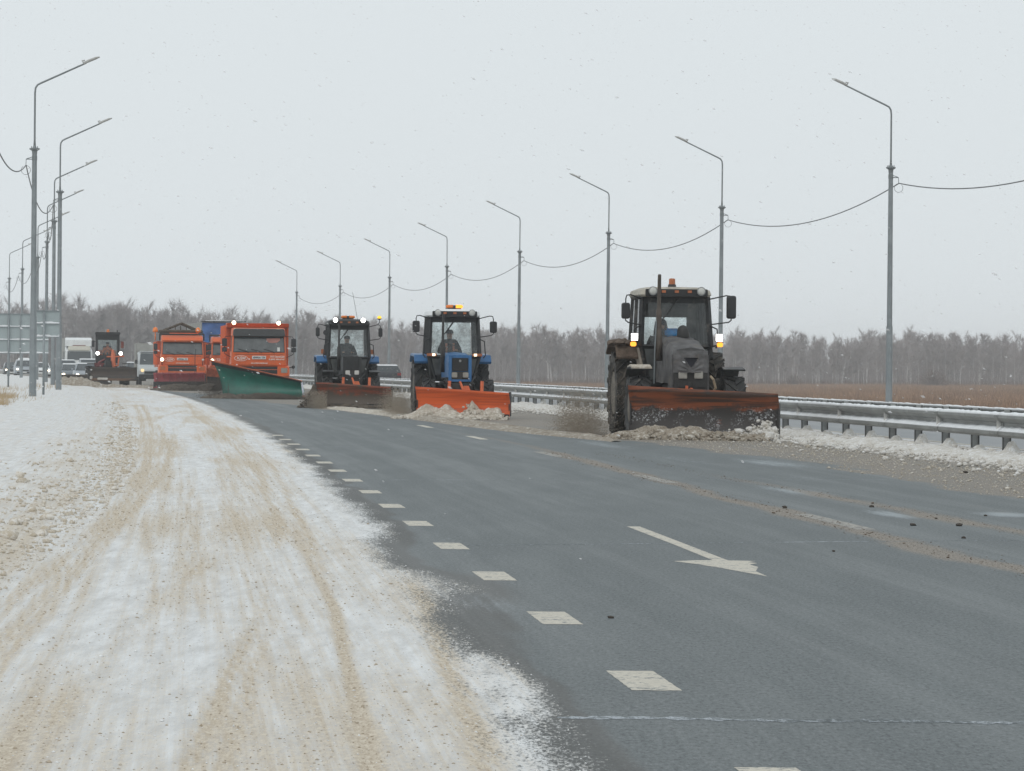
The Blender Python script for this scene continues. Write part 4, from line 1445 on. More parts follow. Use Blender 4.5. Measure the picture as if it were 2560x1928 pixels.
    # roof
    b = MB()
    cy = (yt + yr) / 2 - 0.05
    hy = (yr - yt) / 2 + 0.18
    r0 = D['roof']
    b.loft([rring(0, cy, zt + 0.02, ct + 0.03, hy - 0.02, 0.12), rring(0, cy, zt + 0.06, ct + 0.07, hy, 0.14), rring(0, cy, r0 - 0.07, ct + 0.04, hy - 0.02, 0.16),
            rring(0, cy, r0 - 0.01, ct - 0.1, hy - 0.14, 0.2), rring(0, cy, r0, ct - 0.3, hy - 0.3, 0.2)])
    b.build('roof', roof_mat, T, smooth=False)
    b = MB()
    b.box(0, cy - hy - 0.008, zt + 0.095, ct * 2 - 0.06, 0.05, 0.15)
    rs = b.build('roof_light_strip', m_black, T, bevel=0.01)
    for x in (-0.26, 0.0, 0.26):
        b = MB(); b.box(x, cy - hy - 0.035, zt + 0.12, 0.08, 0.03, 0.05)
        b.build('marker_lamp', m_amberdull, rs)
    lit = kind == 3
    for s_ in (-1, 1):
        o = round_lamp(T, 'work_light', (s_ * (ct - 0.17), cy - hy - 0.06, zt + 0.13 + (0.06 if lit else 0)), 0.082, m_white_lit if lit else m_lens, m_grey)
    # beacons
    if kind == 1:
        b = MB(); b.lathe([(r0 - 0.02, 0.09), (r0 + 0.05, 0.08), (r0 + 0.06, 0.07)], 'z', (0.0, cy - 0.3, 0), 12)
        o = b.build('beacon', m_blackplastic, T)
        b = MB(); b.lathe([(r0 + 0.06, 0.066), (r0 + 0.17, 0.062), (r0 + 0.18, 0.03)], 'z', (0, cy - 0.3, 0), 12)
        b.build('beacon_lens', m_amberdull, o)
    else:
        x0 = 0.04 if kind == 2 else 0.0
        b = MB(); b.box(x0, cy - 0.35, r0 + 0.055, 0.07, 0.1, 0.1)
        b.box(x0, cy - 0.35, r0 + 0.015, 0.36, 0.08, 0.03)
        o = b.build('light_bar', m_blackplastic, T)
        for s_ in (-1, 1):
            b = MB()
            b.loft([[(x, cy - 0.35 + 0.055 * math.cos(t) * k_, r0 + 0.07 + 0.048 * math.sin(t) * k_) for t in [2 * PI * i / 10 for i in range(10)]] for x, k_ in
                    ((x0 + s_ * 0.036, 1), (x0 + s_ * 0.17, 1), (x0 + s_ * 0.21, 0.8), (x0 + s_ * 0.225, 0.4))])
            b.build('beacon_lens', m_amberlit if (kind == 2 and s_ > 0) else m_amber, o, smooth=True)
    # hood
    hw, hzf, hzr, hyf, hb = D['hw'], D['hzf'], D['hzr'], D['hyf'], D['hb']
    b = MB()
    rings = []
    for k in range(9):
        t = k / 8
        y = yb + 0.02 + (hyf - yb) * t
        zz = hzr + (hzf - hzr) * (t ** 1.3)
        ww = hw * (1.12 - 0.12 * t) * (0.98 if k == 8 else 1)
        rings.append([(-ww, y, hb + 0.12), (ww, y, hb + 0.12), (ww * 1.03, y, zz - 0.22), (ww * 0.98, y, zz - 0.1), (ww * 0.8, y, zz - 0.03), (0, y, zz), (-ww * 0.8, y, zz - 0.03), (-ww * 0.98, y, zz - 0.1), (-ww * 1.03, y, zz - 0.22)])
    if kind == 1:
        rn = random.Random(3)
        rings = [[(p[0] + rn.uniform(-0.02, 0.02), p[1], p[2] + rn.uniform(-0.018, 0.018)) for p in r_] for r_ in rings]
    b.loft(rings)
    hood = b.build('hood', hood_mat, T, smooth=False, bevel=0.0)
    yf = hyf
    if kind == 1:
        # padded grille cover with a torn triangular opening
        b = MB()
        nx, nz = 30, 34
        pts = []
        for j in range(nz + 1):
            for i in range(nx + 1):
                x = -hw * 1.0 + 2 * hw * i / nx
                zz = 1.27 + (hzf - 0.06 - 1.27) * j / nz
                nz_ = float(fbm(np.array([x * 6.0]), np.array([zz * 6]), octv=4, seed=8)[0]) - 0.5
                dr = abs(math.hypot(x, (zz - 1.32) * 1.2))
                fold = 0.014 * math.sin(14 * math.atan2(zz - 1.30, x + 1e-3)) * math.exp(-((dr - 0.15) / 0.13) ** 2)
                y = yf - 0.035 - 0.05 * math.cos(x / hw * 1.3) - 0.07 * nz_ + fold + 0.05 * (j / nz) ** 6 + 0.025 * (abs(x) / hw) ** 4
                pts.append((x, y, zz))
        fs = []
        for j in range(nz):
            for i in range(nx):
                x = -hw + 2 * hw * (i + 0.5) / nx
                zz = 1.27 + (hzf - 0.06 - 1.27) * (j + 0.5) / nz
                if 1.385 < zz < 1.56 and abs(x) < (zz - 1.36) * 0.72:
                    continue
                k0 = j * (nx + 1) + i
                fs.append((k0, k0 + 1, k0 + nx + 2, k0 + nx + 1))
        b.add(pts, fs)
        b.build('grille_cover', m_quilt, T, smooth=True)
        b = MB(); b.box(0, yf - 0.012, 1.15, hw * 1.96, 0.02, 0.42); b.build('grille', m_iron, T)
        b = MB(); b.box(0, yf - 0.006, 1.5, 0.5, 0.01, 0.24); b.build('opening_shade', m_inkblack, T)  # black sheet put in as the shade inside the torn opening
        for s_ in (-1, 1):
            b = MB(); b.box(s_ * 0.155, yf - 0.04, 1.23, 0.17, 0.05, 0.15); b.build('headlight', m_lensdirty, T, bevel=0.01)
            b = MB()
            b.slab([(s_ * hw * 1.02, yf + 0.02, 1.62), (s_ * hw * 1.02, yf + 0.3, 1.62), (s_ * hw * 1.12, yf + 0.3, 0.95), (s_ * hw * 1.05, yf + 0.02, 0.92)], 0.03)
            b.build('side_flap', m_quilt, T)
        b = MB(); b.box(-0.12, yf - 0.03, 1.02, 0.26, 0.03, 0.07); b.box(0.16, yf - 0.03, 1.03, 0.24, 0.03, 0.1)
        b.build('front_weight', m_iron, T, bevel=0.01)
        # air cleaner bowl
        b = MB(); b.lathe([(1.92, 0.10), (1.98, 0.125), (2.12, 0.115), (2.18, 0.08), (2.21, 0.02)], 'z', (0.09, yb - 0.35, 0), 12)
        b.build('air_cleaner', m_iron, T, smooth=True)
    else:
        b = MB(); b.box(0, yf - 0.02, (1.24 + hzf - 0.1) / 2, hw * 1.35, 0.03, hzf - 0.1 - 1.24)
        g = b.build('grille', m_black, T)
        for k in range(7):
            b = MB(); b.box(0, yf - 0.042, 1.27 + k * 0.05, hw * 1.3, 0.012, 0.012)
            b.build('grille_slat', m_blackplastic, g)
        b = MB()
        fm = m_blue if kind == 2 else m_black
        for s_ in (-1, 1):
            b.box(s_ * hw * 0.86, yf - 0.02, (hb + hzf) / 2, hw * 0.28, 0.06, hzf - hb - 0.02)
        b.box(0, yf - 0.02, hzf - 0.05, hw * 1.44, 0.058, 0.08)
        b.box(0, yf - 0.02, hb + 0.04, hw * 1.44, 0.058, 0.06)
        b.build('radiator_frame', fm, T, bevel=0.008)
        b = MB(); b.box(0, yf - 0.015, 1.12, hw * 1.43, 0.03, 0.2); b.build('lamp_panel', m_iron, T)
        for s_ in (-1, 1):
            b = MB(); b.box(s_ * 0.145, yf - 0.05, 1.135, 0.145, 0.06, 0.135)
            b.build('headlight', m_lensdirty if kind == 2 else m_lens, T, bevel=0.012)
        if kind == 2:
            b = MB(); b.lathe([(-0.05, 0.033), (-0.06, 0.03), (-0.062, 0.005)], 'y', (0, yf, 1.5), 12)
            b.build('round_badge', m_grey, T)
    # exhaust
    ex = -0.45 if kind == 1 else -0.37
    ey = yb - 0.75
    if kind == 1:
        b = MB(); b.tube([(ex, ey, 1.5), (ex, ey, 2.0), (ex, ey, 2.02), (ex, ey, 2.5), (ex, ey, 2.52), (ex + 0.005, ey, 3.1), (ex, ey - 0.05, 3.19)], [0.075, 0.075, 0.055, 0.055, 0.04, 0.036, 0.034], 10)
        b.build('exhaust_pipe', m_exh, T, smooth=True)
        b = MB(); b.tube([(ex - 0.09, ey - 0.06, 1.05), (ex - 0.08, ey - 0.06, 1.75), (ex - 0.055, ey - 0.05, 2.3)], 0.014, 5)
        b.build('exhaust_stay', m_galv, T)
    else:
        b = MB(); b.tube([(ex, ey, 1.2), (ex, ey, 1.95), (ex, ey, 1.97), (ex + 0.005, ey, 2.72)], [0.06, 0.06, 0.034, 0.03], 10)
        b.build('exhaust_pipe', m_iron, T, smooth=True)
    # rear fenders
    for s_ in (-1, 1):
        b = MB()
        zr_ = D['rr'] * 2
        xa, xb = s_ * (cw - 0.03), s_ * (D['rx'] + D['rw'] / 2 + (0.02 if kind != 1 or s_ < 0 else -0.3))
        prof = [(-0.95, zr_ - 0.15 if kind == 1 else zr_ - 0.08), (-0.75, zr_ + 0.1), (0.5, zr_ + 0.14), (0.85, zr_ - 0.05), (0.82, zr_ - 0.1), (0.48, zr_ + 0.08), (-0.72, zr_ + 0.04), (-0.9, zr_ - 0.2 if kind == 1 else zr_ - 0.14)]
        b.prism(prof, 'x', min(xa, xb), max(xa, xb))
        f = b.build('rear_fender', m_black if (kind == 1 and s_ > 0) else fender_mat, T, bevel=0.012)
        if kind == 1 and s_ < 0:
            rn = random.Random(5)
            b = MB()
            for _ in range(26):
                b.ico((rn.uniform(min(xa, xb), max(xa, xb)), rn.uniform(-0.9, 0.5), zr_ + 0.12 + rn.uniform(0, 0.05)), rn.uniform(0.06, 0.13), (1.2, 1.2, 0.6), 0.35)
            m2 = b.build('mud_cake', m_mudcake, f)
            m2['kind'] = 'stuff'
    # front fenders
    if kind == 1 or kind == 3:
        for s_ in (-1, 1):
            b = MB()
            xa, xb = s_ * (D['fx'] - D['fw'] / 2 - 0.03), s_ * (D['fx'] + D['fw'] / 2 - 0.02)
            zf = D['fr'] * 2 + 0.1
            y0 = -D['wb']
            prof = [(y0 - 0.42, zf + 0.0), (y0 - 0.1, zf + 0.05), (y0 + 0.35, zf + 0.02), (y0 + 0.6, zf - 0.16), (y0 + 0.58, zf - 0.18), (y0 + 0.33, zf - 0.005), (y0 - 0.1, zf + 0.025), (y0 - 0.41, zf - 0.03)]
            b.prism(prof, 'x', min(xa, xb), max(xa, xb))
            b.box(s_ * (D['fx'] - D['fw'] / 2 + 0.02), y0 + 0.1, zf - 0.2, 0.06, 0.06, 0.4)
            f = b.build('front_fender', bm_, T, bevel=0.008)
            if kind == 1 and s_ < 0:
                b = MB(); b.loft([[(x, y0 - 0.4, zf + 0.005), (x, y0 - 0.1, zf + 0.052), (x, y0 + 0.3, zf + 0.024), (x, y0 + 0.3, zf + 0.05), (x, y0 - 0.1, zf + 0.085), (x, y0 - 0.4, zf + 0.035)] for x in (-D['fx'] - D['fw'] / 2 + 0.03, -D['fx'] + D['fw'] / 2)])
                b.build('grey_slush_cap', m_slushlight, f)
    # mirrors
    for s_ in (-1, 1):
        mx = s_ * (1.02 if kind != 1 else (1.02 if s_ < 0 else 1.1))
        mw_, mh_ = (0.19, 0.30)
        mz = zt - 0.24
        if kind == 1:
            mw_, mh_, mz = (0.17, 0.32, zt - 0.27) if s_ < 0 else (0.19, 0.46, zt - 0.18)
        if kind == 3:
            mw_, mh_, mz = (0.13, 0.29, zt - 0.2)
        y0 = yb - 0.05
        b = MB()
        b.tube([(s_ * ct, yt, zt - 0.03), (mx - s_ * 0.1, y0, zt + 0.05), (mx - s_ * 0.02, y0, zt + 0.04), (mx, y0, zt - 0.03), (mx, y0, mz - mh_ / 2 - 0.03), (mx - s_ * 0.05, y0, mz - mh_ / 2 - 0.07), (s_ * (cw - 0.02), yb, mz - mh_ / 2 - 0.12)], 0.014, 6)
        ma = b.build('mirror_arm', m_black, T)
        b = MB(); b.loft([[(p[0], y0 - 0.02 + dy, p[1]) for p in [(q[0], q[1]) for q in rring(mx, mz, 0, mw_ / 2 * k_, mh_ / 2 * k_, 0.045)]] for dy, k_ in ((-0.035, 0.85), (-0.015, 1), (0.04, 1), (0.045, 0.9))])
        b.build('mirror', m_blackplastic, ma)
    if kind == 3:
        b = MB()
        b.tube([(0.92, yb - 0.05, zt + 0.04), (0.98, yb - 0.05, zt + 0.12), (0.98, yb - 0.05, zt + 0.22)], 0.014, 6)
        b.lathe([(zt + 0.21, 0.02), (zt + 0.24, 0.085), (zt + 0.255, 0.08)], 'z', (0.98, yb - 0.05, 0), 12)
        bb = b.build('mirror_beacon', m_blackplastic, T)
        b = MB(); b.lathe([(zt + 0.25, 0.065), (zt + 0.32, 0.06), (zt + 0.34, 0.02)], 'z', (0.98, yb - 0.05, 0), 12)
        b.build('beacon_lens', EM('lit_yellow_beacon', (1, 0.6, 0.05), 1.6), bb)
        b = MB(); b.lathe([(-0.03, 0.085), (0.03, 0.075), (0.04, 0.02)], 'y', (-0.76, yb - 0.04, zt - 0.22), 14)
        b.build('round_mirror', m_blackplastic, T)
        b = MB(); b.tube([(0.38, 0.1, D['roof'] - 0.05), (0.2, 0.1, D['roof'] + 0.9)], 0.006, 4)
        b.build('antenna', m_black, T)
    # lamps on the cab front
    if kind == 1:
        for s_ in (-1, 1):
            b = MB(); b.tube([(s_ * cw, yb, zw - 0.05), (s_ * (cw + 0.14), yb - 0.08, zw - 0.02), (s_ * (cw + 0.15), yb - 0.08, zw + 0.05)], 0.02, 6)
            b.box(s_ * (cw + 0.15), yb - 0.09, zw + 0.13, 0.14, 0.10, 0.15)
            o = b.build('work_lamp', m_blackplastic, T)
            b = MB(); b.box(s_ * (cw + 0.15), yb - 0.145, zw + 0.13, 0.125, 0.012, 0.135); b.build('lens', m_white_lit, o)
            b = MB(); b.box(s_ * (cw + 0.17), yb - 0.11, zw - 0.01, 0.11, 0.1, 0.09); b.build('turn_signal', m_amberlit, T, bevel=0.015)
    elif kind == 2:
        for s_ in (-1, 1):
            b = MB(); b.box(s_ * 0.60, yb - 0.06, zw + 0.0, 0.26, 0.06, 0.075)
            o = b.build('turn_signal', m_amberdull, T, bevel=0.01)
            b = MB(); b.box(s_ * 0.55, yb - 0.095, zw + 0.0, 0.075, 0.012, 0.06); b.build('lens', EM('lit_side_lamp', (1, 0.9, 0.65), 3.0), o)
    else:
        for s_ in (-1, 1):
            b = MB(); b.box(s_ * 0.8, -0.55, D['rr'] * 2 + 0.25, 0.11, 0.06, 0.15)
            b.build('turn_signal', m_amberdull, T, bevel=0.01)
    # interior
    b = MB(); b.box(0.0, 0.02, 1.42, 0.46, 0.44, 0.14); b.box(0.0, 0.25, 1.78, 0.44, 0.1, 0.6)
    b.build('seat', m_black, T, bevel=0.03)
    b = MB()
    sw = [(0.19 * math.cos(t), -0.55 + 0.07 * math.sin(t), zw + 0.1 + 0.17 * math.sin(t)) for t in np.linspace(0, 2 * PI, 15)]
    b.tube(sw, 0.014, 6); b.tube([(0, -0.55, zw + 0.1), (0, -0.75, zw - 0.25)], 0.03, 6)
    b.tube([sw[0], sw[7]], 0.012, 5)
    b.build('steering_wheel', m_black, T)
    b = MB(); b.box(0, yb + 0.2, zw - 0.15, 2 * cw * 0.75, 0.25, 0.16); b.build('dashboard', m_black, T, bevel=0.03)
    if kind == 1:
        b = MB(); b.box(-0.06, yb + 0.12, zw + 0.22, 0.30, 0.08, 0.18); b.build('blue_cloth', m_bluecloth, T, bevel=0.04)
    # blade and its mounting
    c = (D['bx'], D['by'], 0.0)
    yw = D['byaw']
    bl = plow_mesh(D['bl'], D['bhl'], D['bhr'], yw, c, depth=0.17 if kind == 1 else 0.15, lean=0.1).build('plough_blade', blade_mat, T, smooth=True)
    b = plow_mesh(D['bl'], 0.14, 0.14, yw, c, depth=0.01, th=0.02, off=-0.012, zb=0.0, lean=0.0, nv=2)
    b.build('cutting_edge', m_iron, bl)
    b = MB()
    for sx in (-0.38, 0.38):
        q = blade_tf(c, yw, sx, 0.2, 0.4)
        b.tube([(sx * 0.6, D['hyf'] - 0.1, 0.7), q], 0.05, 6)
    q = blade_tf(c, yw, 0, 0.15, 0.72)
    b.tube([(0, D['hyf'] - 0.1, 0.95), q], 0.035, 6)
    b.build('blade_frame', m_oranged, T)
    if kind != 1:
        q = blade_tf(c, yw, 0.08, 0.1, 0.0)
        b = MB(); b.prism([(q[0] - 0.17, 0.6), (q[0] + 0.17, 0.6), (q[0] + 0.06, 0.86), (q[0] - 0.06, 0.86)], 'y', q[1] + 0.02, q[1] + 0.07)
        b.build('blade_bracket', m_oranged, T)
        for sx in (-0.42, 0.45):
            q = blade_tf(c, yw, sx, 0.22, 0)
            b = MB(); b.tube([(q[0], q[1], 0.5), (q[0] + 0.02, q[1] + 0.05, 0.98)], 0.045, 8); b.build('blade_strut', m_oranged, T)
        b = MB()
        b.tube([(-0.35, D['hyf'] - 0.1, 0.9), (-0.5, D['hyf'] - 0.2, 1.05), (-0.42, D['hyf'] - 0.35, 1.06), (-0.35, D['hyf'] - 0.4, 0.9)], 0.018, 6)
        b.tube([(0.2, D['hyf'] - 0.3, 0.85), (0.35, D['hyf'] - 0.15, 1.05), (0.42, D['hyf'] - 0.05, 1.1)], 0.016, 6)
        b.build('hydraulic_hose', m_iron, T)
    else:
        b = MB()
        b.tube([(0.36, D['hyf'] - 0.1, 0.8), (0.45, D['hyf'] - 0.3, 0.98), (0.40, D['hyf'] - 0.35, 1.14), (0.37, D['hyf'] - 0.2, 1.2)], 0.025, 6)
        b.build('hydraulic_hose', M('tan_hydraulic_hose', (0.28, 0.22, 0.15), 0.7), T)
        b = MB(); b.box(-0.12, D['hyf'] - 0.35, 0.95, 0.05, 0.05, 0.14); b.build('blade_pin', m_oranged, T)
    # end ribs
    for s_ in (-1, 1):
        q0 = blade_tf(c, yw, s_ * D['bl'] / 2 * 0.985, 0.17, 0.05)
        b = MB(); b.box(q0[0], q0[1], 0.4, 0.03, 0.16, 0.62, Matrix.Rotation(-yw, 3, 'Z')); b.build('blade_rib', m_iron, T)
    return T


def tpoint(T, p):
    mw = Matrix.Translation(T.location) @ Matrix.Rotation(T.rotation_euler.z, 4, 'Z')
    return mw @ Vector(p)


T1 = tractor(1, 'large muddy tractor with grey quilted hood cover and rusty orange blade', 9.91, 76.0, D12, m_blade1, m_beige, m_creamdirty, m_mudcake, m_quilt)
T2 = tractor(2, 'blue tractor with white roof and bright orange blade pushing slush', 7.55, 100.0, D82, m_blade2, m_black, m_white, m_blue, m_blue)
T3 = tractor(3, 'tractor with blue fenders, lit roof lamps and brown muddy blade', 6.22, 123.0, D82, m_blade3, m_black, m_black, m_blue, m_black)
person('driver in dark hooded jacket with orange patches inside the nearest tractor', T1, (-0.12, 0.0, 1.5), m_jacket_dark, m_orstrap, True, 0.0)
person('driver in dark cap and jacket with orange straps inside the blue tractor', T2, (-0.02, 0.0, 1.5), m_jacket_dark, m_orstrap)
person('driver in plain dark jacket inside the tractor with lit roof lamps', T3, (0.02, 0.0, 1.5), M('grey_jacket_cloth', (0.05, 0.054, 0.06), 0.9))


# slush heaped against the tractor blades
def blade_heap(T, D, prof, mat, label, seed, wd=0.3, dd=-0.18):
    pts = []
    for s_, h in prof:
        q = tpoint(T, blade_tf((D['bx'], D['by'], 0), D['byaw'], s_ * D['bl'] / 2, dd, 0))
        pts.append((q.x, q.y, h, wd))
    o = ridge('slush_heap', pts, mat, label, 'slush heap', 0.028, 30, 0.45, seed)
    P = np.array(pts); nn = 260
    t = rng.random(nn) * (len(P) - 1)
    q = np.stack([np.interp(t, np.arange(len(P)), P[:, k]) for k in range(4)], 1)
    fr = rng.random(nn)
    cl = np.stack([q[:, 0] + rng.normal(0, 0.08, nn), q[:, 1] - q[:, 3] * (0.1 + 1.3 * fr), np.maximum(q[:, 2] * (1 - fr) * 0.9, 0.01), np.exp(rng.normal(-3.5, 0.45, nn)), np.full(nn, 0.8)], 1)
    clods('slush_lumps', cl, mat, None, parent=o)
    return o


blade_heap(T1, D12, [(-1.3, 0.04), (-1.0, 0.16), (-0.6, 0.24), (-0.2, 0.25), (0.2, 0.2), (0.6, 0.14), (0.95, 0.12)], m_slush, 'brown slush rolling along the foot of the rusty orange blade', 11, 0.34, -0.24)
blade_heap(T1, D12, [(0.1, 0.05), (0.4, 0.22), (0.62, 0.25), (0.8, 0.42), (0.9, 0.36), (1.02, 0.12)], m_slushwhite, 'white snow splashing up at the outer end of the rusty blade', 12, 0.2, -0.02)
blade_heap(T2, D82, [(-1.35, 0.04), (-1.1, 0.13), (-0.9, 0.24), (-0.75, 0.33), (-0.6, 0.27), (-0.45, 0.24), (-0.3, 0.3), (-0.2, 0.27), (-0.05, 0.13), (0.1, 0.2), (0.2, 0.5), (0.27, 0.42), (0.38, 0.26), (0.55, 0.27), (0.7, 0.31), (0.82, 0.27), (0.92, 0.1)], m_slushlight, 'grey slush piled up against the bright orange blade', 13, 0.26, -0.06)
blade_heap(T2, D82, [(-1.4, 0.04), (-0.9, 0.14), (-0.3, 0.18), (0.4, 0.12), (1.0, 0.08)], m_slushlight, 'low grey slush spilling in front of the bright orange blade', 14, 0.34, -0.34)
blade_heap(T3, D82, [(-1.3, 0.05), (-1.2, 0.35), (-1.08, 0.62), (-0.98, 0.5), (-0.85, 0.12), (0, 0.12), (0.5, 0.1), (1.0, 0.16)], m_slushdark, 'dark slush thrown off the end of the brown muddy blade', 15, 0.26, -0.06)


# spray thrown from wheels: many small drops of slush
def spray(name, boxes, n, mat, label, size=(0.0035, 0.0085)):
    V = []
    it = []
    for (u0, u1, z0, z1, h0, h1, wgt) in boxes:
        k = int(n * wgt)
        u_ = rng.uniform(u0, u1, k); z_ = rng.uniform(z0, z1, k)
        hh = h0 + (h1 - h0) * rng.beta(1.0, 1.9, k)
        uc, ud = (u0 + u1) / 2, (u1 - u0) / 2
        u_ = np.clip(rng.normal(uc + 0.25 * ud, ud * 0.55, k), u0 - 0.4 * ud, u1)
        r_ = rng.uniform(*size, k)
        it.append(np.stack([RX(u_, z_), z_, hh, r_, np.ones(k)], 1))
    it = np.concatenate(it)
    iv = np.array([(1, 0, -0.7), (-1, 0, -0.7), (0, 1, 0.7), (0, -1, 0.7)], float)
    V = iv[None] * it[:, 3][:, None, None] + it[:, None, :3]
    fi = np.array([(0, 2, 3), (1, 3, 2), (2, 0, 1), (3, 1, 0)])
    F = (fi[None] + (np.arange(len(it)) * 4)[:, None, None]).reshape(-1, 3)
    o = raw_mesh(name, V.reshape(-1, 3), F, mat)
    return tag(o, label, 'slush spray', kind='stuff')


m_spray = M('slush_drops', (0.45, 0.39, 0.32), 0.8, 0, 0.3, 30)
m_spraydark = M('dark_slush_drops', (0.1, 0.083, 0.066), 0.8, 0, 0.3, 30)
spray('slush_spray', [(7.95, 8.65, 75, 81, 0.0, 0.95, 0.75), (8.3, 8.8, 74, 82, 0.0, 1.3, 0.1), (7.9, 8.8, 76, 82, 0.9, 2.6, 0.012)], 26000, m_spray, 'brown spray cloud beside the wheel of the nearest tractor')
spray('slush_spray', [(5.9, 6.55, 99, 105, 0.0, 0.8, 0.8), (6.0, 6.6, 99, 105, 0.3, 1.6, 0.04)], 20000, m_spray, 'brown spray cloud beside the wheel of the blue tractor')
spray('slush_spray', [(4.65, 5.25, 117, 122, 0.0, 0.6, 0.8)], 16000, m_spray, 'brown spray cloud between the third tractor and the green plough', (0.004, 0.010))


# ------------------------------------------------------------------ lettering
def lettering(parent, txt, x, y, z, h, mat, width=None, shear=0.0, name='lettering'):
    cu = bpy.data.curves.new(name, 'FONT')
    cu.body = txt
    cu.size = h * 1.38
    cu.align_x = 'CENTER'
    cu.align_y = 'CENTER'
    cu.extrude = 0.002
    cu.shear = shear
    cu.resolution_u = 2
    cu.offset = h * 0.035
    tmp = bpy.data.objects.new('tmp', cu)
    C.objects.link(tmp)
    dg = bpy.context.evaluated_depsgraph_get()
    me = bpy.data.meshes.new_from_object(tmp.evaluated_get(dg))
    bpy.data.objects.remove(tmp)
    if width:
        xs = [v_.co.x for v_ in me.vertices]
        k = width / max(max(xs) - min(xs), 1e-3)
        for v_ in me.vertices:
            v_.co.x *= k
    me.materials.clear()
    me.materials.append(mat)
    o = link(name, me, None, parent, (x, y, z), (R(90), 0, 0))
    return o


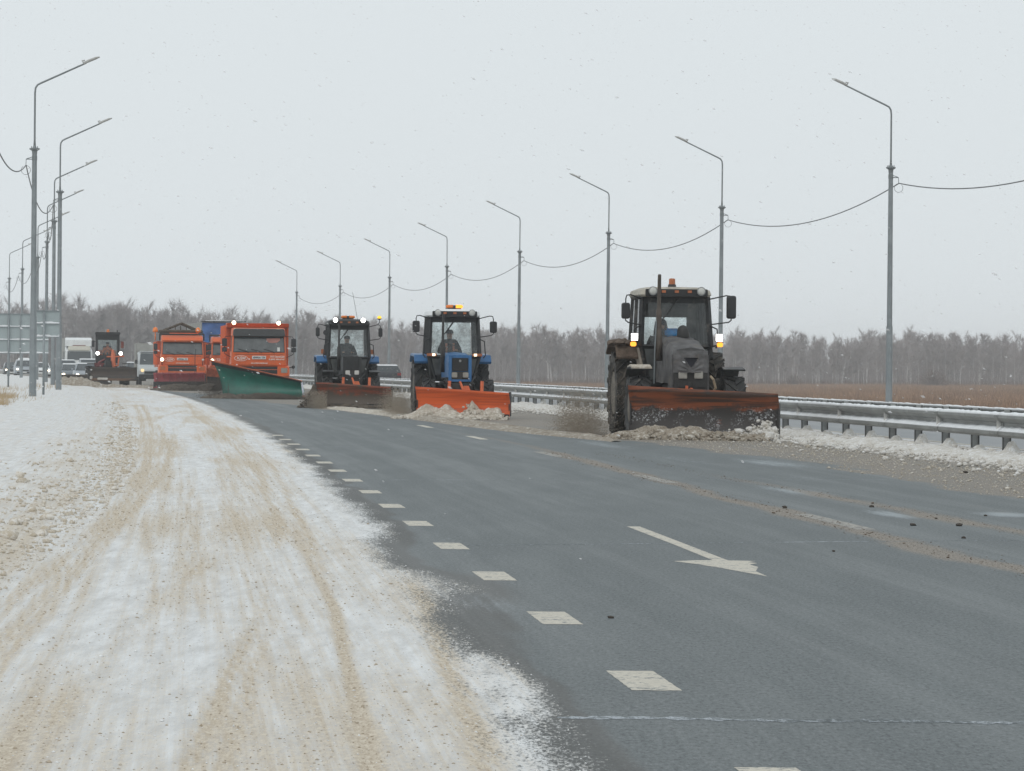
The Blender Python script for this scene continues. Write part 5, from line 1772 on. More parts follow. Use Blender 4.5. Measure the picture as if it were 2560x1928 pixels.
# ------------------------------------------------------------------ orange plough trucks
def plough_truck(kind, label, u, z):
    rz = ROT(z)
    T = thing('plough_truck', label, 'plough truck', P3(u, z), rz, 'orange plough trucks')
    hw = 1.13
    # cab shell: lower front and roof lofted in profile
    b = MB()
    sec = [(0.0, 1.30), (-0.05, 1.34), (-0.06, 1.86), (0.12, 2.46), (0.22, 2.74), (0.45, 2.86), (1.5, 2.88), (1.72, 2.8), (1.75, 1.1), (0.1, 1.1)]
    nsec = len(sec)
    rings = []
    for x, k in ((-hw, 0.975), (-hw * 0.96, 1), (hw * 0.96, 1), (hw, 0.975)):
        rings.append([(x * (1.0 - 0.055 * max(0, (zz - 1.3)) / 1.5), y + (0.06 if k < 1 else 0), zz * k + (1 - k) * 1.9) for y, zz in sec])
    b.loft(rings)
    cab = b.build('cab', m_orange, T, bevel=0.02)
    # windscreen
    wx, z0, z1 = 0.98, 1.9, 2.47
    b = MB(); b.slab([(-1.045, -0.055, 1.86), (1.045, -0.055, 1.86), (1.01, 0.115, 2.5), (-1.01, 0.115, 2.5)], 0.03)
    fr = b.build('windscreen_seal', m_blackplastic, T)
    b = MB(); b.slab([(-1.015, -0.085, 1.89), (1.015, -0.085, 1.89), (0.98, 0.085, 2.47), (-0.98, 0.085, 2.47)], 0.012)
    b.build('windscreen', m_dglass, T)
    for s_ in (-1, 1):
        b = MB(); b.slab([(s_ * 1.118, 0.3, 1.9), (s_ * 1.118, 1.3, 1.9), (s_ * 1.09, 1.3, 2.5), (s_ * 1.09, 0.45, 2.5)], 0.02)
        b.build('side_window', m_dglass, T)
        b = MB(); b.box(s_ * 1.16, 0.8, 1.6, 0.03, 0.16, 0.04); b.build('door_handle', m_black, T)
    for x in (-0.42, 0.1, 0.62):
        b = MB(); b.tube([(x, -0.1, 1.83), (x - 0.06, -0.11, 1.9), (x - 0.42, -0.09, 2.0)], 0.013, 5)
        b.build('wiper', m_black, T)
    # front panel line and grille slots
    b = MB(); b.box(0, -0.062, 1.775, 1.96, 0.01, 0.012); b.build('panel_seam', m_iron, T)
    b = MB(); b.box(0, 0.0, 1.235, 1.7, 0.16, 0.10); b.build('grille_slot', m_black, T)
    b = MB(); b.box(0, 0.02, 1.08, 1.5, 0.2, 0.16); b.build('grille', m_black, T)
    b = MB(); b.box(0, -0.03, 1.165, 1.6, 0.1, 0.05); b.box(0, -0.02, 0.95, 1.7, 0.12, 0.12)
    b.build('front_bar', m_oranged, T, bevel=0.01)
    for s_ in (-1, 1):
        b = MB()
        b.loft([xzring(-0.06, 0.24, 0.9, 1.3, 0.06, cx=s_ * 0.98), xzring(-0.12, 0.23, 0.92, 1.28, 0.06, cx=s_ * 0.98), xzring(0.3, 0.27, 0.86, 1.34, 0.06, cx=s_ * 1.0)][1::-1] + [xzring(0.3, 0.27, 0.86, 1.34, 0.06, cx=s_ * 1.0)])
        bp = b.build('bumper_corner', m_orange, T)
        b = MB(); b.box(s_ * 1.02, -0.125, 1.14, 0.26, 0.02, 0.2); b.build('headlight', m_lensdirty if kind == 1 else m_amberdull, bp, bevel=0.02)
    b = MB(); b.box(0, 0.2, 0.7, 0.9, 0.3, 0.4); b.box(-0.42, 3.4, 0.85, 0.1, 6.6, 0.22); b.box(0.42, 3.4, 0.85, 0.1, 6.6, 0.22)
    b.box(0, 1.3, 0.55, 2.0, 0.18, 0.16); b.box(0, 4.7, 0.55, 2.0, 0.2, 0.2)
    b.build('chassis', m_iron, T)
    for y in (1.3, 4.7):
        for s_ in (-1, 1):
            wheel(T, s_ * 1.02, y, 0.52, 0.29, 0.3 if y < 2 else 0.5, m_rubber)
    for s_ in (-1, 1):
        b = MB(); b.prism([(0.62, 0.85), (0.8, 1.12), (1.8, 1.12), (2.0, 0.8), (1.95, 0.78), (1.76, 1.06), (0.84, 1.06), (0.68, 0.83)], 'x', s_ * 0.86 if s_ > 0 else -1.2, 1.2 if s_ > 0 else -0.86)
        b.build('wheel_arch', m_black, T)
    # mirrors
    for s_ in (-1, 1):
        mx = s_ * 1.40
        b = MB()
        b.tube([(s_ * 1.05, 0.12, 2.52), (mx - s_ * 0.05, -0.08, 2.5), (mx, -0.08, 2.42), (mx, -0.08, 1.82), (mx - s_ * 0.08, -0.05, 1.76), (s_ * 1.12, 0.1, 1.66)], 0.014, 6)
        ma = b.build('mirror_arm', m_black, T)
        for cz, hz in ((2.26, 0.165), (1.97, 0.095)):
            b = MB(); b.loft([[(p[0], -0.1 + dy, p[1]) for p in [(q[0], q[1]) for q in rring(mx, cz, 0, 0.1 * k_, hz * k_, 0.04)]] for dy, k_ in ((-0.04, 0.85), (-0.02, 1), (0.05, 1), (0.06, 0.9))])
            b.build('mirror', m_blackplastic, ma)
    # dump body
    y0, y1 = 2.0, 6.6
    zb, zt_ = 1.25, 3.05 if kind == 1 else 2.62
    bx = 1.25
    b = MB()
    b.box(0, (y0 + y1) / 2, zb, 2 * bx, y1 - y0, 0.1)
    b.box(0, y0, (zb + zt_) / 2, 2 * bx, 0.08, zt_ - zb - 0.1)
    b.box(0, y1, (zb + zt_) / 2, 2 * bx, 0.08, zt_ - zb - 0.1)
    for s_ in (-1, 1):
        b.box(s_ * (bx - 0.03), (y0 + y1) / 2, (zb + zt_) / 2, 0.06, y1 - y0 - 0.1, zt_ - zb - 0.12)
    body = b.build('dump_body', m_orange2, T, bevel=0.01)
    for s_ in (-1, 1):
        for k in range(9):
            y = y0 + 0.15 + k * 0.54
            b = MB(); b.box(s_ * (bx + 0.03), y, (zb + zt_) / 2, 0.06, 0.09, zt_ - zb - 0.15)
            b.build('side_rib', m_orange, body)
    if kind == 1:
        b = MB()
        b.hexa([(-1.27, y0 - 0.9, zt_ - 0.16), (1.27, y0 - 0.9, zt_ - 0.16), (1.27, y0 + 0.1, zt_ - 0.2), (-1.27, y0 + 0.1, zt_ - 0.2), (-1.27, y0 - 0.98, zt_), (1.27, y0 - 0.98, zt_), (1.27, y0 + 0.1, zt_ + 0.02), (-1.27, y0 + 0.1, zt_ + 0.02)])
        b.build('body_canopy', m_orange2, body, bevel=0.02)
        b = MB()
        b.hexa([(-1.06, -0.12, 2.5), (1.06, -0.12, 2.5), (1.06, 0.2, 2.56), (-1.06, 0.2, 2.56), (-1.03, 0.0, 2.8), (1.03, 0.0, 2.8), (1.03, 0.3, 2.84), (-1.03, 0.3, 2.84)])
        b.build('sun_visor', m_black, T, bevel=0.03)
        for x in (-0.98, 0.84):
            round_lamp(T, 'roof_beacon_lamp', (x, y0 - 0.95, zt_ + 0.02), 0.09, EM('lit_roof_lamp', (1, 0.88, 0.6), 8), m_amberdull)
        lettering(T, 'КДМ', -0.73, -0.078, 1.62, 0.105, m_text, 0.36, 0.25)
        b = MB()
        el = [(-0.73 + 0.265 * math.cos(t), -0.07, 1.62 + 0.107 * math.sin(t)) for t in np.linspace(0, 2 * PI, 33)]
        b.tube(el, 0.009, 5); b.build('oval_emblem', m_text, T)
        lettering(T, 'ООО ЗимаКДМ', 0.74, -0.078, 1.69, 0.066, m_text, 0.58)
        lettering(T, '8 (800) 500-67-67', 0.72, -0.078, 1.585, 0.06, m_text, 0.64)
        lettering(T, 'ei.машзавод', 0.0, -0.076, 1.43, 0.05, m_text, 0.68, 0.3)
        b = MB(); b.box(0.0, -0.085, 1.655, 0.56, 0.02, 0.135); np_ = b.build('number_plate', m_plate, T, bevel=0.005)
        lettering(np_, 'к844ок 154', 0.0, -0.1, 1.655, 0.085, m_inkblack, 0.48)
        b = MB(); b.box(0.79, -0.09, 1.99, 0.11, 0.01, 0.16); b.build('paper_pass', m_plate, T)
        b = MB(); b.prism([(0.3, 2.43), (0.85, 2.45), (0.86, 2.36), (0.74, 2.27), (0.55, 2.25), (0.4, 2.26), (0.31, 2.33)], 'y', 0.012, 0.022)
        b.build('pink_curtain', M('pink_curtain_cloth', (0.42, 0.2, 0.17), 0.9), T)
        b = MB(); b.tube([(1.2, 0.1, 1.25), (1.35, 0.0, 1.28)], 0.02, 6); b.lathe([(-0.05, 0.02), (0.0, 0.07), (0.05, 0.05)], 'y', (1.4, -0.02, 1.28), 10)
        b.build('low_mirror', m_blackplastic, T)
        c, yw, L_ = (0.1, -1.5, 0), R(24), 3.45
        hl, hr = 1.42, 0.64
        bl = plow_mesh(L_, hl, hr, yw, c, depth=0.3, lean=0.12, zb=0.08, skew=(-0.45, -0.12)).build('plough_blade', m_green, T, smooth=True)
        plow_mesh(L_ + 0.1, hl, hr, yw, c, depth=0.3, lean=0.12, zb=0.085, t0=0.875, t1=0.985, off=-0.03, th=0.03, nv=2, skew=(-0.45, -0.12)).build('rubber_flap', m_black, bl)
        plow_mesh(L_ + 0.12, hl, hr, yw, c, depth=0.3, lean=0.12, zb=0.09, t0=0.98, t1=1.025, off=-0.04, th=0.16, nv=2, skew=(-0.45, -0.12)).build('top_lip', m_oranged, bl)
        b = MB()
        p0 = blade_tf(c, yw, L_ / 2 + 0.0, -0.06, 0.12); p1 = blade_tf(c, yw, L_ / 2 - 0.1, 0.0, 0.68)
        b.slab([p0, (p0[0] + 0.07, p0[1] - 0.02, p0[2]), (p1[0] + 0.07, p1[1] - 0.02, p1[2]), p1], 0.02)
        b.build('edge_marker', m_bluewhite, bl)
        q = blade_tf(c, yw, L_ / 2 + 0.05, -0.05, 0.08)
        b = MB(); b.box(q[0], q[1], q[2], 0.12, 0.12, 0.14); b.build('end_shoe', m_oranged, bl)
    else:
        b = MB()
        b.loft([rring(0, 0.2, 2.52, 1.03, 0.28, 0.1), rring(0, 0.16, 2.6, 1.06, 0.32, 0.12), rring(0, 0.2, 2.7, 1.03, 0.3, 0.12)])
        b.build('sun_visor', m_orange, T)
        b = MB(); b.tube([(-1.0, 0.3, 2.92), (1.0, 0.3, 2.92)], 0.045, 6); b.tube([(-1.15, 1.0, 2.95), (1.15, 1.0, 2.95)], 0.05, 6)
        b.tube([(-1.15, 1.0, 2.6), (-1.15, 1.0, 2.95)], 0.04, 6); b.tube([(1.15, 1.0, 2.6), (1.15, 1.0, 2.95)], 0.04, 6)
        b.build('roof_rack', m_iron, T)
        b = MB(); b.box(0.1, 0.9, 2.96, 1.5, 0.3, 0.08); b.build('rack_beam', m_orange, T)
        # hopper grid frame shaped like a small gable
        if kind == 2:
            b = MB()
            ap = [(0.05, 2.2, 3.52), (0.05, 4.4, 3.52)]
            for s_ in (-1, 1):
                b.tube([(s_ * 0.95, 2.2, 3.12), ap[0]], 0.06, 5); b.tube([(s_ * 0.95, 4.4, 3.12), ap[1]], 0.06, 5)
                b.tube([(s_ * 1.1, 2.1, 3.08), (s_ * 1.1, 4.6, 3.08)], 0.07, 5)
                b.box(s_ * 0.42, 3.3, 3.33, 0.06, 2.2, 0.06)
            b.tube(ap, 0.05, 5)
            b.tube([(-1.1, 2.15, 3.09), (1.1, 2.15, 3.09)], 0.09, 5); b.tube([(-1.1, 4.5, 3.09), (1.1, 4.5, 3.09)], 0.09, 5)
            for x in (-0.3, -0.02, 0.28):
                b.tube([(x, 2.2, 3.1), (x, 2.2, 3.38)], 0.025, 4)
            hp = b.build('hopper_frame', M('dark_hopper_steel', (0.075, 0.06, 0.042), 0.8, 0, 0.3, 6), T)
            b = MB(); b.hexa([(-0.8, 2.4, 2.6), (0.8, 2.4, 2.6), (0.8, 4.4, 2.6), (-0.8, 4.4, 2.6), (-1.12, 2.2, 3.05), (1.12, 2.2, 3.05), (1.12, 4.5, 3.05), (-1.12, 4.5, 3.05)])
            b.build('sand_hopper', m_black, T)
            for x in (-1.38, 0.86):
                b = MB(); b.lathe([(3.02, 0.03), (3.04, 0.13), (3.14, 0.14), (3.26, 0.1), (3.3, 0.03)], 'z', (x, 1.3, 0), 12)
                b.tube([(x, 1.3, 2.6), (x, 1.3, 3.03)], 0.03, 6)
                b.build('beacon', m_amber, T, smooth=True)
        lettering(T, 'КДМ', -0.66, -0.078, 1.6, 0.095, m_text, 0.33, 0.25)
        b = MB()
        el = [(-0.66 + 0.25 * math.cos(t), -0.07, 1.6 + 0.1 * math.sin(t)) for t in np.linspace(0, 2 * PI, 33)]
        b.tube(el, 0.009, 5); b.build('oval_emblem', m_text, T)
        b = MB(); b.box(0.0, -0.085, 1.63, 0.56, 0.02, 0.125); np_ = b.build('number_plate', m_plate, T, bevel=0.005)
        lettering(np_, 'м053вн 154', 0.0, -0.1, 1.63, 0.08, m_inkblack, 0.48)
        lettering(T, 'ei.машзавод', 0.0, -0.076, 1.42, 0.05, m_text, 0.68, 0.3)
        for s_ in (-1, 1):
            o = round_lamp(T, 'auxiliary_lamp', (s_ * 1.06, -0.16, 1.6 + (0.0 if kind == 2 else -0.02)), 0.10 if s_ < 0 else 0.07, m_warm_lit if s_ < 0 else m_lens, m_oranged)
            b = MB(); b.tube([(s_ * 1.06, -0.12, 1.55), (s_ * 1.05, -0.02, 1.3)], 0.02, 5); b.build('lamp_stalk', m_iron, T)
        c, yw = (0.0, -0.9, 0), R(14)
        if kind == 2:
            c, L_, mt, hl, hr = (-0.22, -1.1, 0.0), 2.7, m_maroon, 0.78, 0.82
            bl = plow_mesh(L_, hl, hr, yw, c, depth=0.2, lean=0.05, zb=0.12).build('plough_blade', mt, T, smooth=True)
            for k in range(8):
                s_ = -L_ / 2 + L_ * (k + 0.5) / 8
                pts = []
                for j in range(6):
                    t = j / 5
                    d = 0.2 * math.sin(PI * min(t * 0.92 + 0.02, 1)) - 0.05 * t - 0.02
                    pts.append(blade_tf(c, yw, s_, d, 0.12 + 0.8 * t))
                b = MB(); b.tube(pts, 0.022, 5); b.build('blade_rib', mt, bl)
            plow_mesh(L_, hl * 0.5, hr * 0.5, yw, c, depth=0.02, lean=0, zb=0.06, off=0.03, th=0.03, nv=3).build('rubber_flap', m_black, bl)
            b = MB(); b.tube([(0.62, -0.95, 0.85), (0.62, -0.95, 1.75), (0.66, -0.95, 2.15)], 0.018, 5); b.build('marker_pole', m_black, T)
        else:
            c, L_, hl, hr = (0.05, -1.1, 0.0), 2.9, 1.12, 0.8
            bl = plow_mesh(L_, hl, hr, yw, c, depth=0.2, lean=0.05, zb=0.1, skew=(-0.2, 0)).build('plough_blade', m_oranged, T, smooth=True)
            plow_mesh(L_, hl * 0.62, hr * 0.6, yw, c, depth=0.05, lean=0.0, zb=0.02, off=-0.05, th=0.03, nv=3).build('rubber_flap', m_black, bl)
    return T


K1 = plough_truck(1, 'orange plough truck with dark visor and big slanted green plough', 4.68, 152.0)
K2 = plough_truck(2, 'orange plough truck with gabled hopper frame and low maroon plough', 3.05, 195.5)
K3 = plough_truck(3, 'orange plough truck half hidden behind the truck with the green plough', 6.05, 203.5)

ridge('slush_heap', [(*P3(1.4, 193.2)[:2], 0.1, 0.4), (*P3(2.4, 193)[:2], 0.3, 0.5), (*P3(3.6, 192.8)[:2], 0.32, 0.5), (*P3(4.6, 192)[:2], 0.3, 0.5)], m_slushdark, 'dark slush churned up in front of the maroon plough', 'slush heap', 0.08, 14, seed=21)
ridge('slush_heap', [(*P3(2.4, 150.5)[:2], 0.1, 0.4), (*P3(3.2, 150.2)[:2], 0.2, 0.5), (*P3(4.6, 149.6)[:2], 0.22, 0.5), (*P3(6.4, 149)[:2], 0.12, 0.4)], m_slushdark, 'dark slush rolling under the green plough', 'slush heap', 0.08, 14, seed=22)
spray('slush_spray', [(1.5, 4.8, 191.5, 194, 0.0, 0.75, 0.5), (3.9, 7.4, 198, 201.5, 0.0, 0.8, 0.5)], 22000, m_spraydark, 'dark spray thrown up in front of the maroon plough', (0.006, 0.014))
spray('slush_spray', [(2.2, 3.4, 150, 154, 0.0, 0.8, 0.4), (3.3, 6.8, 147.6, 149.6, 0.0, 0.28, 0.5)], 18000, m_spraydark, 'dark spray thrown up along the green plough', (0.005, 0.012))


# ------------------------------------------------------------------ motor grader
def grader():
    z = 214.0
    G = thing('motor_grader', 'dark muddy motor grader with orange hydraulics and open cab front', 'motor grader', P3(-0.4, z), ROT(z))
    for y in (0.2, 5.0, 6.4):
        for s_ in (-1, 1):
            wheel(G, s_ * 1.0, y, 0.62, 0.33, 0.4, m_rubber, nlug=13)
    b = MB(); b.box(0, 1.6, 1.35, 0.34, 3.6, 0.36); b.box(0, 0.2, 0.75, 1.9, 0.3, 0.28); b.box(0, 5.7, 1.0, 1.2, 3.2, 0.6); b.box(0, 0.1, 1.05, 0.4, 0.5, 0.5)
    b.build('frame', m_iron, G, bevel=0.03)
    b = MB(); b.box(0, 5.9, 1.7, 1.1, 2.6, 0.9); b.build('engine_hood', m_oranged, G, bevel=0.05)
    # front dozer blade
    c = (0.28, -0.75, 0.0)
    bl = plow_mesh(2.62, 0.74, 0.74, R(5), c, depth=0.16, lean=0.06, zb=0.42).build('dozer_blade', m_blade4, G, smooth=True)
    b = MB(); q = blade_tf(c, R(5), 0, -0.03, 0.45); b.box(q[0], q[1], 0.46, 2.62, 0.03, 0.14); b.build('cutting_edge', M('rusty_brown_steel', (0.13, 0.075, 0.045), 0.8), bl)
    b = MB(); b.box(-0.35, -0.86, 0.5, 0.6, 0.06, 0.14); b.box(-1.0, -0.86, 0.56, 0.16, 0.06, 0.2); b.build('snow_lump', m_slushwhite, bl, bevel=0.04)
    b = MB(); b.tube([(-0.3, -0.55, 0.8), (-0.3, 0.2, 1.1)], 0.06, 6); b.tube([(0.35, -0.55, 0.8), (0.3, 0.2, 1.1)], 0.06, 6)
    b.build('blade_arm', m_iron, G)
    # mid moldboard reaching out to the left
    c2 = (-1.35, 2.6, 0.0)
    plow_mesh(3.4, 0.62, 0.62, R(24), c2, depth=0.1, lean=0.04, zb=0.1).build('moldboard', m_blade4, G, smooth=True)
    b = MB(); b.lathe([(0.75, 0.65), (0.83, 0.68), (0.9, 0.62)], 'z', (-0.2, 2.6, 0), 18); b.build('turntable', m_iron, G)
    # hydraulics rising in front of the cab
    b = MB()
    b.tube([(0.25, 0.4, 1.0), (0.28, 0.5, 1.7), (0.24, 0.6, 2.15)], [0.16, 0.13, 0.07], 7)
    b.tube([(0.1, 0.3, 1.2), (0.55, 0.4, 1.25), (0.6, 0.5, 1.7)], 0.05, 6)
    b.tube([(-0.1, 0.5, 1.75), (0.9, 0.5, 1.78)], 0.05, 6)
    b.build('hydraulic_mast', m_oranged, G)
    b = MB(); b.tube([(-0.75, 0.4, 1.1), (-0.5, 0.5, 1.45), (-0.2, 0.7, 1.6)], 0.06, 6); b.box(-0.55, 0.5, 1.3, 0.5, 0.2, 0.2); b.build('lift_cylinder', M('maroon_hydraulics', (0.16, 0.03, 0.03), 0.6), G)
    # cab
    y0, y1, hw, z0, z1 = 2.6, 4.1, 0.62, 1.45, 3.08
    b = MB()
    for s_ in (-1, 1):
        b.box(s_ * hw, y0, (z0 + z1) / 2, 0.13, 0.12, z1 - z0); b.box(s_ * hw, y1, (z0 + z1) / 2, 0.1, 0.12, z1 - z0)
        b.box(s_ * hw, (y0 + y1) / 2, z0 + 0.2, 0.08, y1 - y0, 0.5)
    b.box(0, (y0 + y1) / 2, z0, 2 * hw + 0.1, y1 - y0, 0.1)
    b.box(0, y0 - 0.02, z0 + 0.2, 2 * hw, 0.06, 0.4)
    b.build('cab_frame', m_black, G)
    b = MB(); b.box(0, (y0 + y1) / 2 - 0.1, z1 + 0.02, 2 * hw + 0.2, y1 - y0 + 0.5, 0.16); b.box(0, y0 - 0.05, z1 - 0.2, 2 * hw, 0.1, 0.3)
    b.build('roof', m_black, G, bevel=0.03)
    b = MB(); b.slab([(-hw, y0, z0 + 0.4), (hw, y0, z0 + 0.4), (hw, y0, z1 - 0.3), (-hw, y0, z1 - 0.3)], 0.012, 0.08); b.build('windscreen', m_glass, G)
    b = MB(); b.slab([(hw, y1, z0 + 0.4), (-hw, y1, z0 + 0.4), (-hw, y1, z1 - 0.2), (hw, y1, z1 - 0.2)], 0.012, 0.08); b.build('rear_window', m_glass, G)
    for s_ in (-1, 1):
        b = MB(); b.slab([(s_ * hw, y0, z0 + 0.5), (s_ * hw, y1, z0 + 0.5), (s_ * hw, y1, z1), (s_ * hw, y0, z1)], 0.012, 0.1); b.build('side_window', m_glass, G)
        b = MB(); b.tube([(s_ * hw, y0, 2.6), (s_ * 0.85, y0 - 0.1, 2.65)], 0.018, 5)
        b.box(s_ * 0.84, y0 - 0.12, 2.45 if s_ > 0 else 2.5, 0.17, 0.08, 0.38)
        b.build('mirror', M('red_brown_mirror', (0.16, 0.04, 0.025), 0.6) if s_ > 0 else m_blackplastic, G, bevel=0.02)
        round_lamp(G, 'work_light', (s_ * 0.66 + 0.06, 1.2, 1.95), 0.115, m_white_lit, m_iron)
        b = MB(); b.tube([(s_ * 0.66 + 0.06, 1.25, 1.9), (s_ * 0.4, 1.4, 1.6)], 0.025, 5); b.build('lamp_stalk', m_iron, G)
    b = MB(); b.lathe([(z1 + 0.1, 0.09), (z1 + 0.24, 0.075), (z1 + 0.26, 0.02)], 'z', (0.02, y0 + 0.2, 0), 12); b.build('beacon', m_amber, G)
    b = MB(); b.tube([(0.55, y0 + 0.1, z1), (0.55, y0 + 0.1, z1 + 0.22)], 0.03, 6); b.build('antenna_stub', m_black, G)
    b = MB(); b.box(0, 3.75, 1.95, 0.5, 0.12, 0.9); b.box(0, 3.5, 1.65, 0.5, 0.5, 0.12); b.build('seat', m_black, G, bevel=0.03)
    b = MB(); b.tube([(0, 2.85, 1.5), (0, 3.05, 2.0)], 0.05, 6)
    b.tube([(0.18 * math.cos(t), 3.02 + 0.05 * math.sin(t), 2.0 + 0.16 * math.sin(t)) for t in np.linspace(0, 2 * PI, 14)], 0.015, 5); b.build('steering_wheel', m_black, G)
    for s_ in (-1, 1):
        b = MB(); b.box(s_ * 1.0, 0.15, 1.36, 0.42, 0.9, 0.05); b.build('front_fender', m_iron, G)
    return G


GR = grader()
person('driver in orange hi-vis jacket and dark hat inside the motor grader', GR, (0.02, 3.5, 1.78), m_jacket_orange)
ridge('slush_windrow', [(*P3(-3.1, 214)[:2], 0.3, 0.6), (*P3(-2.8, 212.5)[:2], 0.55, 0.7), (*P3(-2.1, 211.5)[:2], 0.5, 0.7), (*P3(-1.6, 211)[:2], 0.4, 0.6), (*P3(-0.9, 211)[:2], 0.2, 0.5), (*P3(0.8, 211)[:2], 0.16, 0.4), (*P3(2.4, 209)[:2], 0.1, 0.4)], m_slush, 'brown slush heap pushed out beside the motor grader', 'slush heap', 0.08, 16, seed=31)


# ------------------------------------------------------------------ cars, van, lorries
def car(label, u, z, paint, H=1.42, W=1.7, L_=4.3, suv=False, snowroof=True, heading=0.0, lit=m_warm_lit, roofbox=False, away=False):
    rz = ROT(z) + heading + (PI if away else 0)
    K = thing('car', label, 'car', P3(u, z), rz)
    hw = W / 2
    belt = 0.92 if not suv else 1.05
    gb = 0.2 if not suv else 0.28
    b = MB()
    hoodz = belt - 0.14
    b.loft([xzring(0.0, hw * 0.80, gb + 0.12, hoodz - 0.12, 0.1), xzring(0.07, hw * 0.93, gb, hoodz - 0.05, 0.12), xzring(0.5, hw * 0.99, gb, hoodz + 0.04, 0.12), xzring(1.15, hw, gb, belt, 0.12),
            xzring(L_ - 0.8, hw, gb, belt + 0.02, 0.12), xzring(L_ - 0.08, hw * 0.94, gb + 0.02, belt, 0.12), xzring(L_, hw * 0.85, gb + 0.15, belt - 0.1, 0.1)])
    b.build('body', paint, K, smooth=True)
    yf0, yf1 = 1.05, 1.72
    yr0, yr1 = (L_ - 0.25, L_ - 0.45) if suv else (L_ - 0.55, L_ - 1.2)
    tw = hw * 0.74
    lo = belt - 0.02
    b = MB()
    A = [(-hw * 0.93, yf0, lo), (hw * 0.93, yf0, lo), (hw * 0.93, yr0, lo), (-hw * 0.93, yr0, lo), (-tw, yf1, H - 0.03), (tw, yf1, H - 0.03), (tw, yr1, H - 0.03), (-tw, yr1, H - 0.03)]
    b.hexa(A)
    b.build('cabin', paint, K, bevel=0.04)
    V_ = [Vector(p) for p in A]
    for nm, q in (('windscreen', (0, 1, 5, 4)), ('rear_window', (2, 3, 7, 6)), ('side_window', (3, 0, 4, 7)), ('side_window', (1, 2, 6, 5))):
        b = MB(); b.slab([V_[i] for i in q], 0.03, 0.1); b.build(nm, m_cglass, K)
    b = MB()
    b.loft([rring(0, (yf1 + yr1) / 2, H - 0.035, tw + 0.01, (yr1 - yf1) / 2 + 0.02, 0.1), rring(0, (yf1 + yr1) / 2, H + (0.03 if snowroof else 0.0), tw - 0.03, (yr1 - yf1) / 2 - 0.05, 0.12)])
    b.build('snow_on_roof' if snowroof else 'roof', m_snow if snowroof else paint, K)
    if roofbox:
        b = MB(); b.loft([rring(0.05, (yf1 + yr1) / 2, H + 0.04, tw * 0.85, 0.9, 0.15), rring(0.05, (yf1 + yr1) / 2, H + 0.22, tw * 0.7, 0.8, 0.15)]); b.build('roof_box', m_white, K)
    for y in (0.85, L_ - 0.85):
        for s_ in (-1, 1):
            wheel(K, s_ * (hw - 0.12), y, 0.31 if not suv else 0.35, 0.2, 0.2, m_rubber, m_grey)
    b = MB(); b.box(0, -0.005, gb + 0.34, hw * 0.95, 0.05, 0.12); b.build('grille', m_black, K)
    b = MB(); b.box(0, 0.0, gb + 0.13, hw * 1.55, 0.1, 0.14); b.build('bumper', m_blackplastic if suv else paint, K, bevel=0.03)
    b = MB(); b.box(0, -0.055, gb + 0.16, 0.5, 0.02, 0.1); b.build('number_plate', m_plate, K)
    for s_ in (-1, 1):
        b = MB(); b.loft([[(s_ * hw * 0.72 + 0.105 * k_ * math.cos(t), y, hoodz - 0.16 + 0.075 * k_ * math.sin(t)) for t in [2 * PI * i / 10 for i in range(10)]] for y, k_ in ((0.08, 1.1), (-0.015, 1.1), (-0.03, 0.8))])
        b.build('headlight', lit, K)
        b = MB(); b.box(s_ * (hw + 0.09), 1.25, belt + 0.06, 0.16, 0.08, 0.1); b.build('mirror', paint, K, bevel=0.02)
        b = MB(); b.box(s_ * hw * 0.8, L_ - 0.03, belt - 0.15, 0.2, 0.06, 0.14); b.build('tail_light', M('red_tail_lens', (0.35, 0.02, 0.02), 0.3), K)
    return K


car('grey saloon car with lit headlights, left of the silver car behind the grader', -1.77, 250, m_greycar, 1.33)
car('silver hatchback with lit headlights just behind the grader blade', -0.97, 244, m_silver, 1.38)
car('pale silver estate car with snowy roof in front of the white lorry', -0.2, 264, m_silver, 1.68, 1.78, 4.5, True)
car('car with snowy roof half hidden behind the nearest left lamp posts', -1.5, 278, m_greycar, 1.62, 1.75, 4.4, True)
car('car with snowy roof seen between the grader and the white van', 4.75, 300, m_greycar, 1.5)
car('dark saloon car with lit headlights under the big sign, leftmost of the queue', -2.0, 402, m_darkcar, 1.45, 1.75, 4.4, False, False)
car('silver off-roader with a snow covered roof box behind the sign posts', -2.0, 372, m_silver, 1.66, 1.85, 4.6, True, True, roofbox=True)
car('light car with snowy roof seen right of the nearest left lamp', 0.3, 382, m_white, 1.42)
car('dark snow-dusted car on the far carriageway beside the tractor with lit roof lamps', 15.35, 217, m_darkcar, 1.42, 1.78, 4.4, True, True, lit=m_lens, away=True)


m_vanwhite = M('grimy_white_van_paint', (0.5, 0.53, 0.54), 0.45, 0, 0.06, 3, ((0.3, 0.3, 0.29), 0.35, 2))


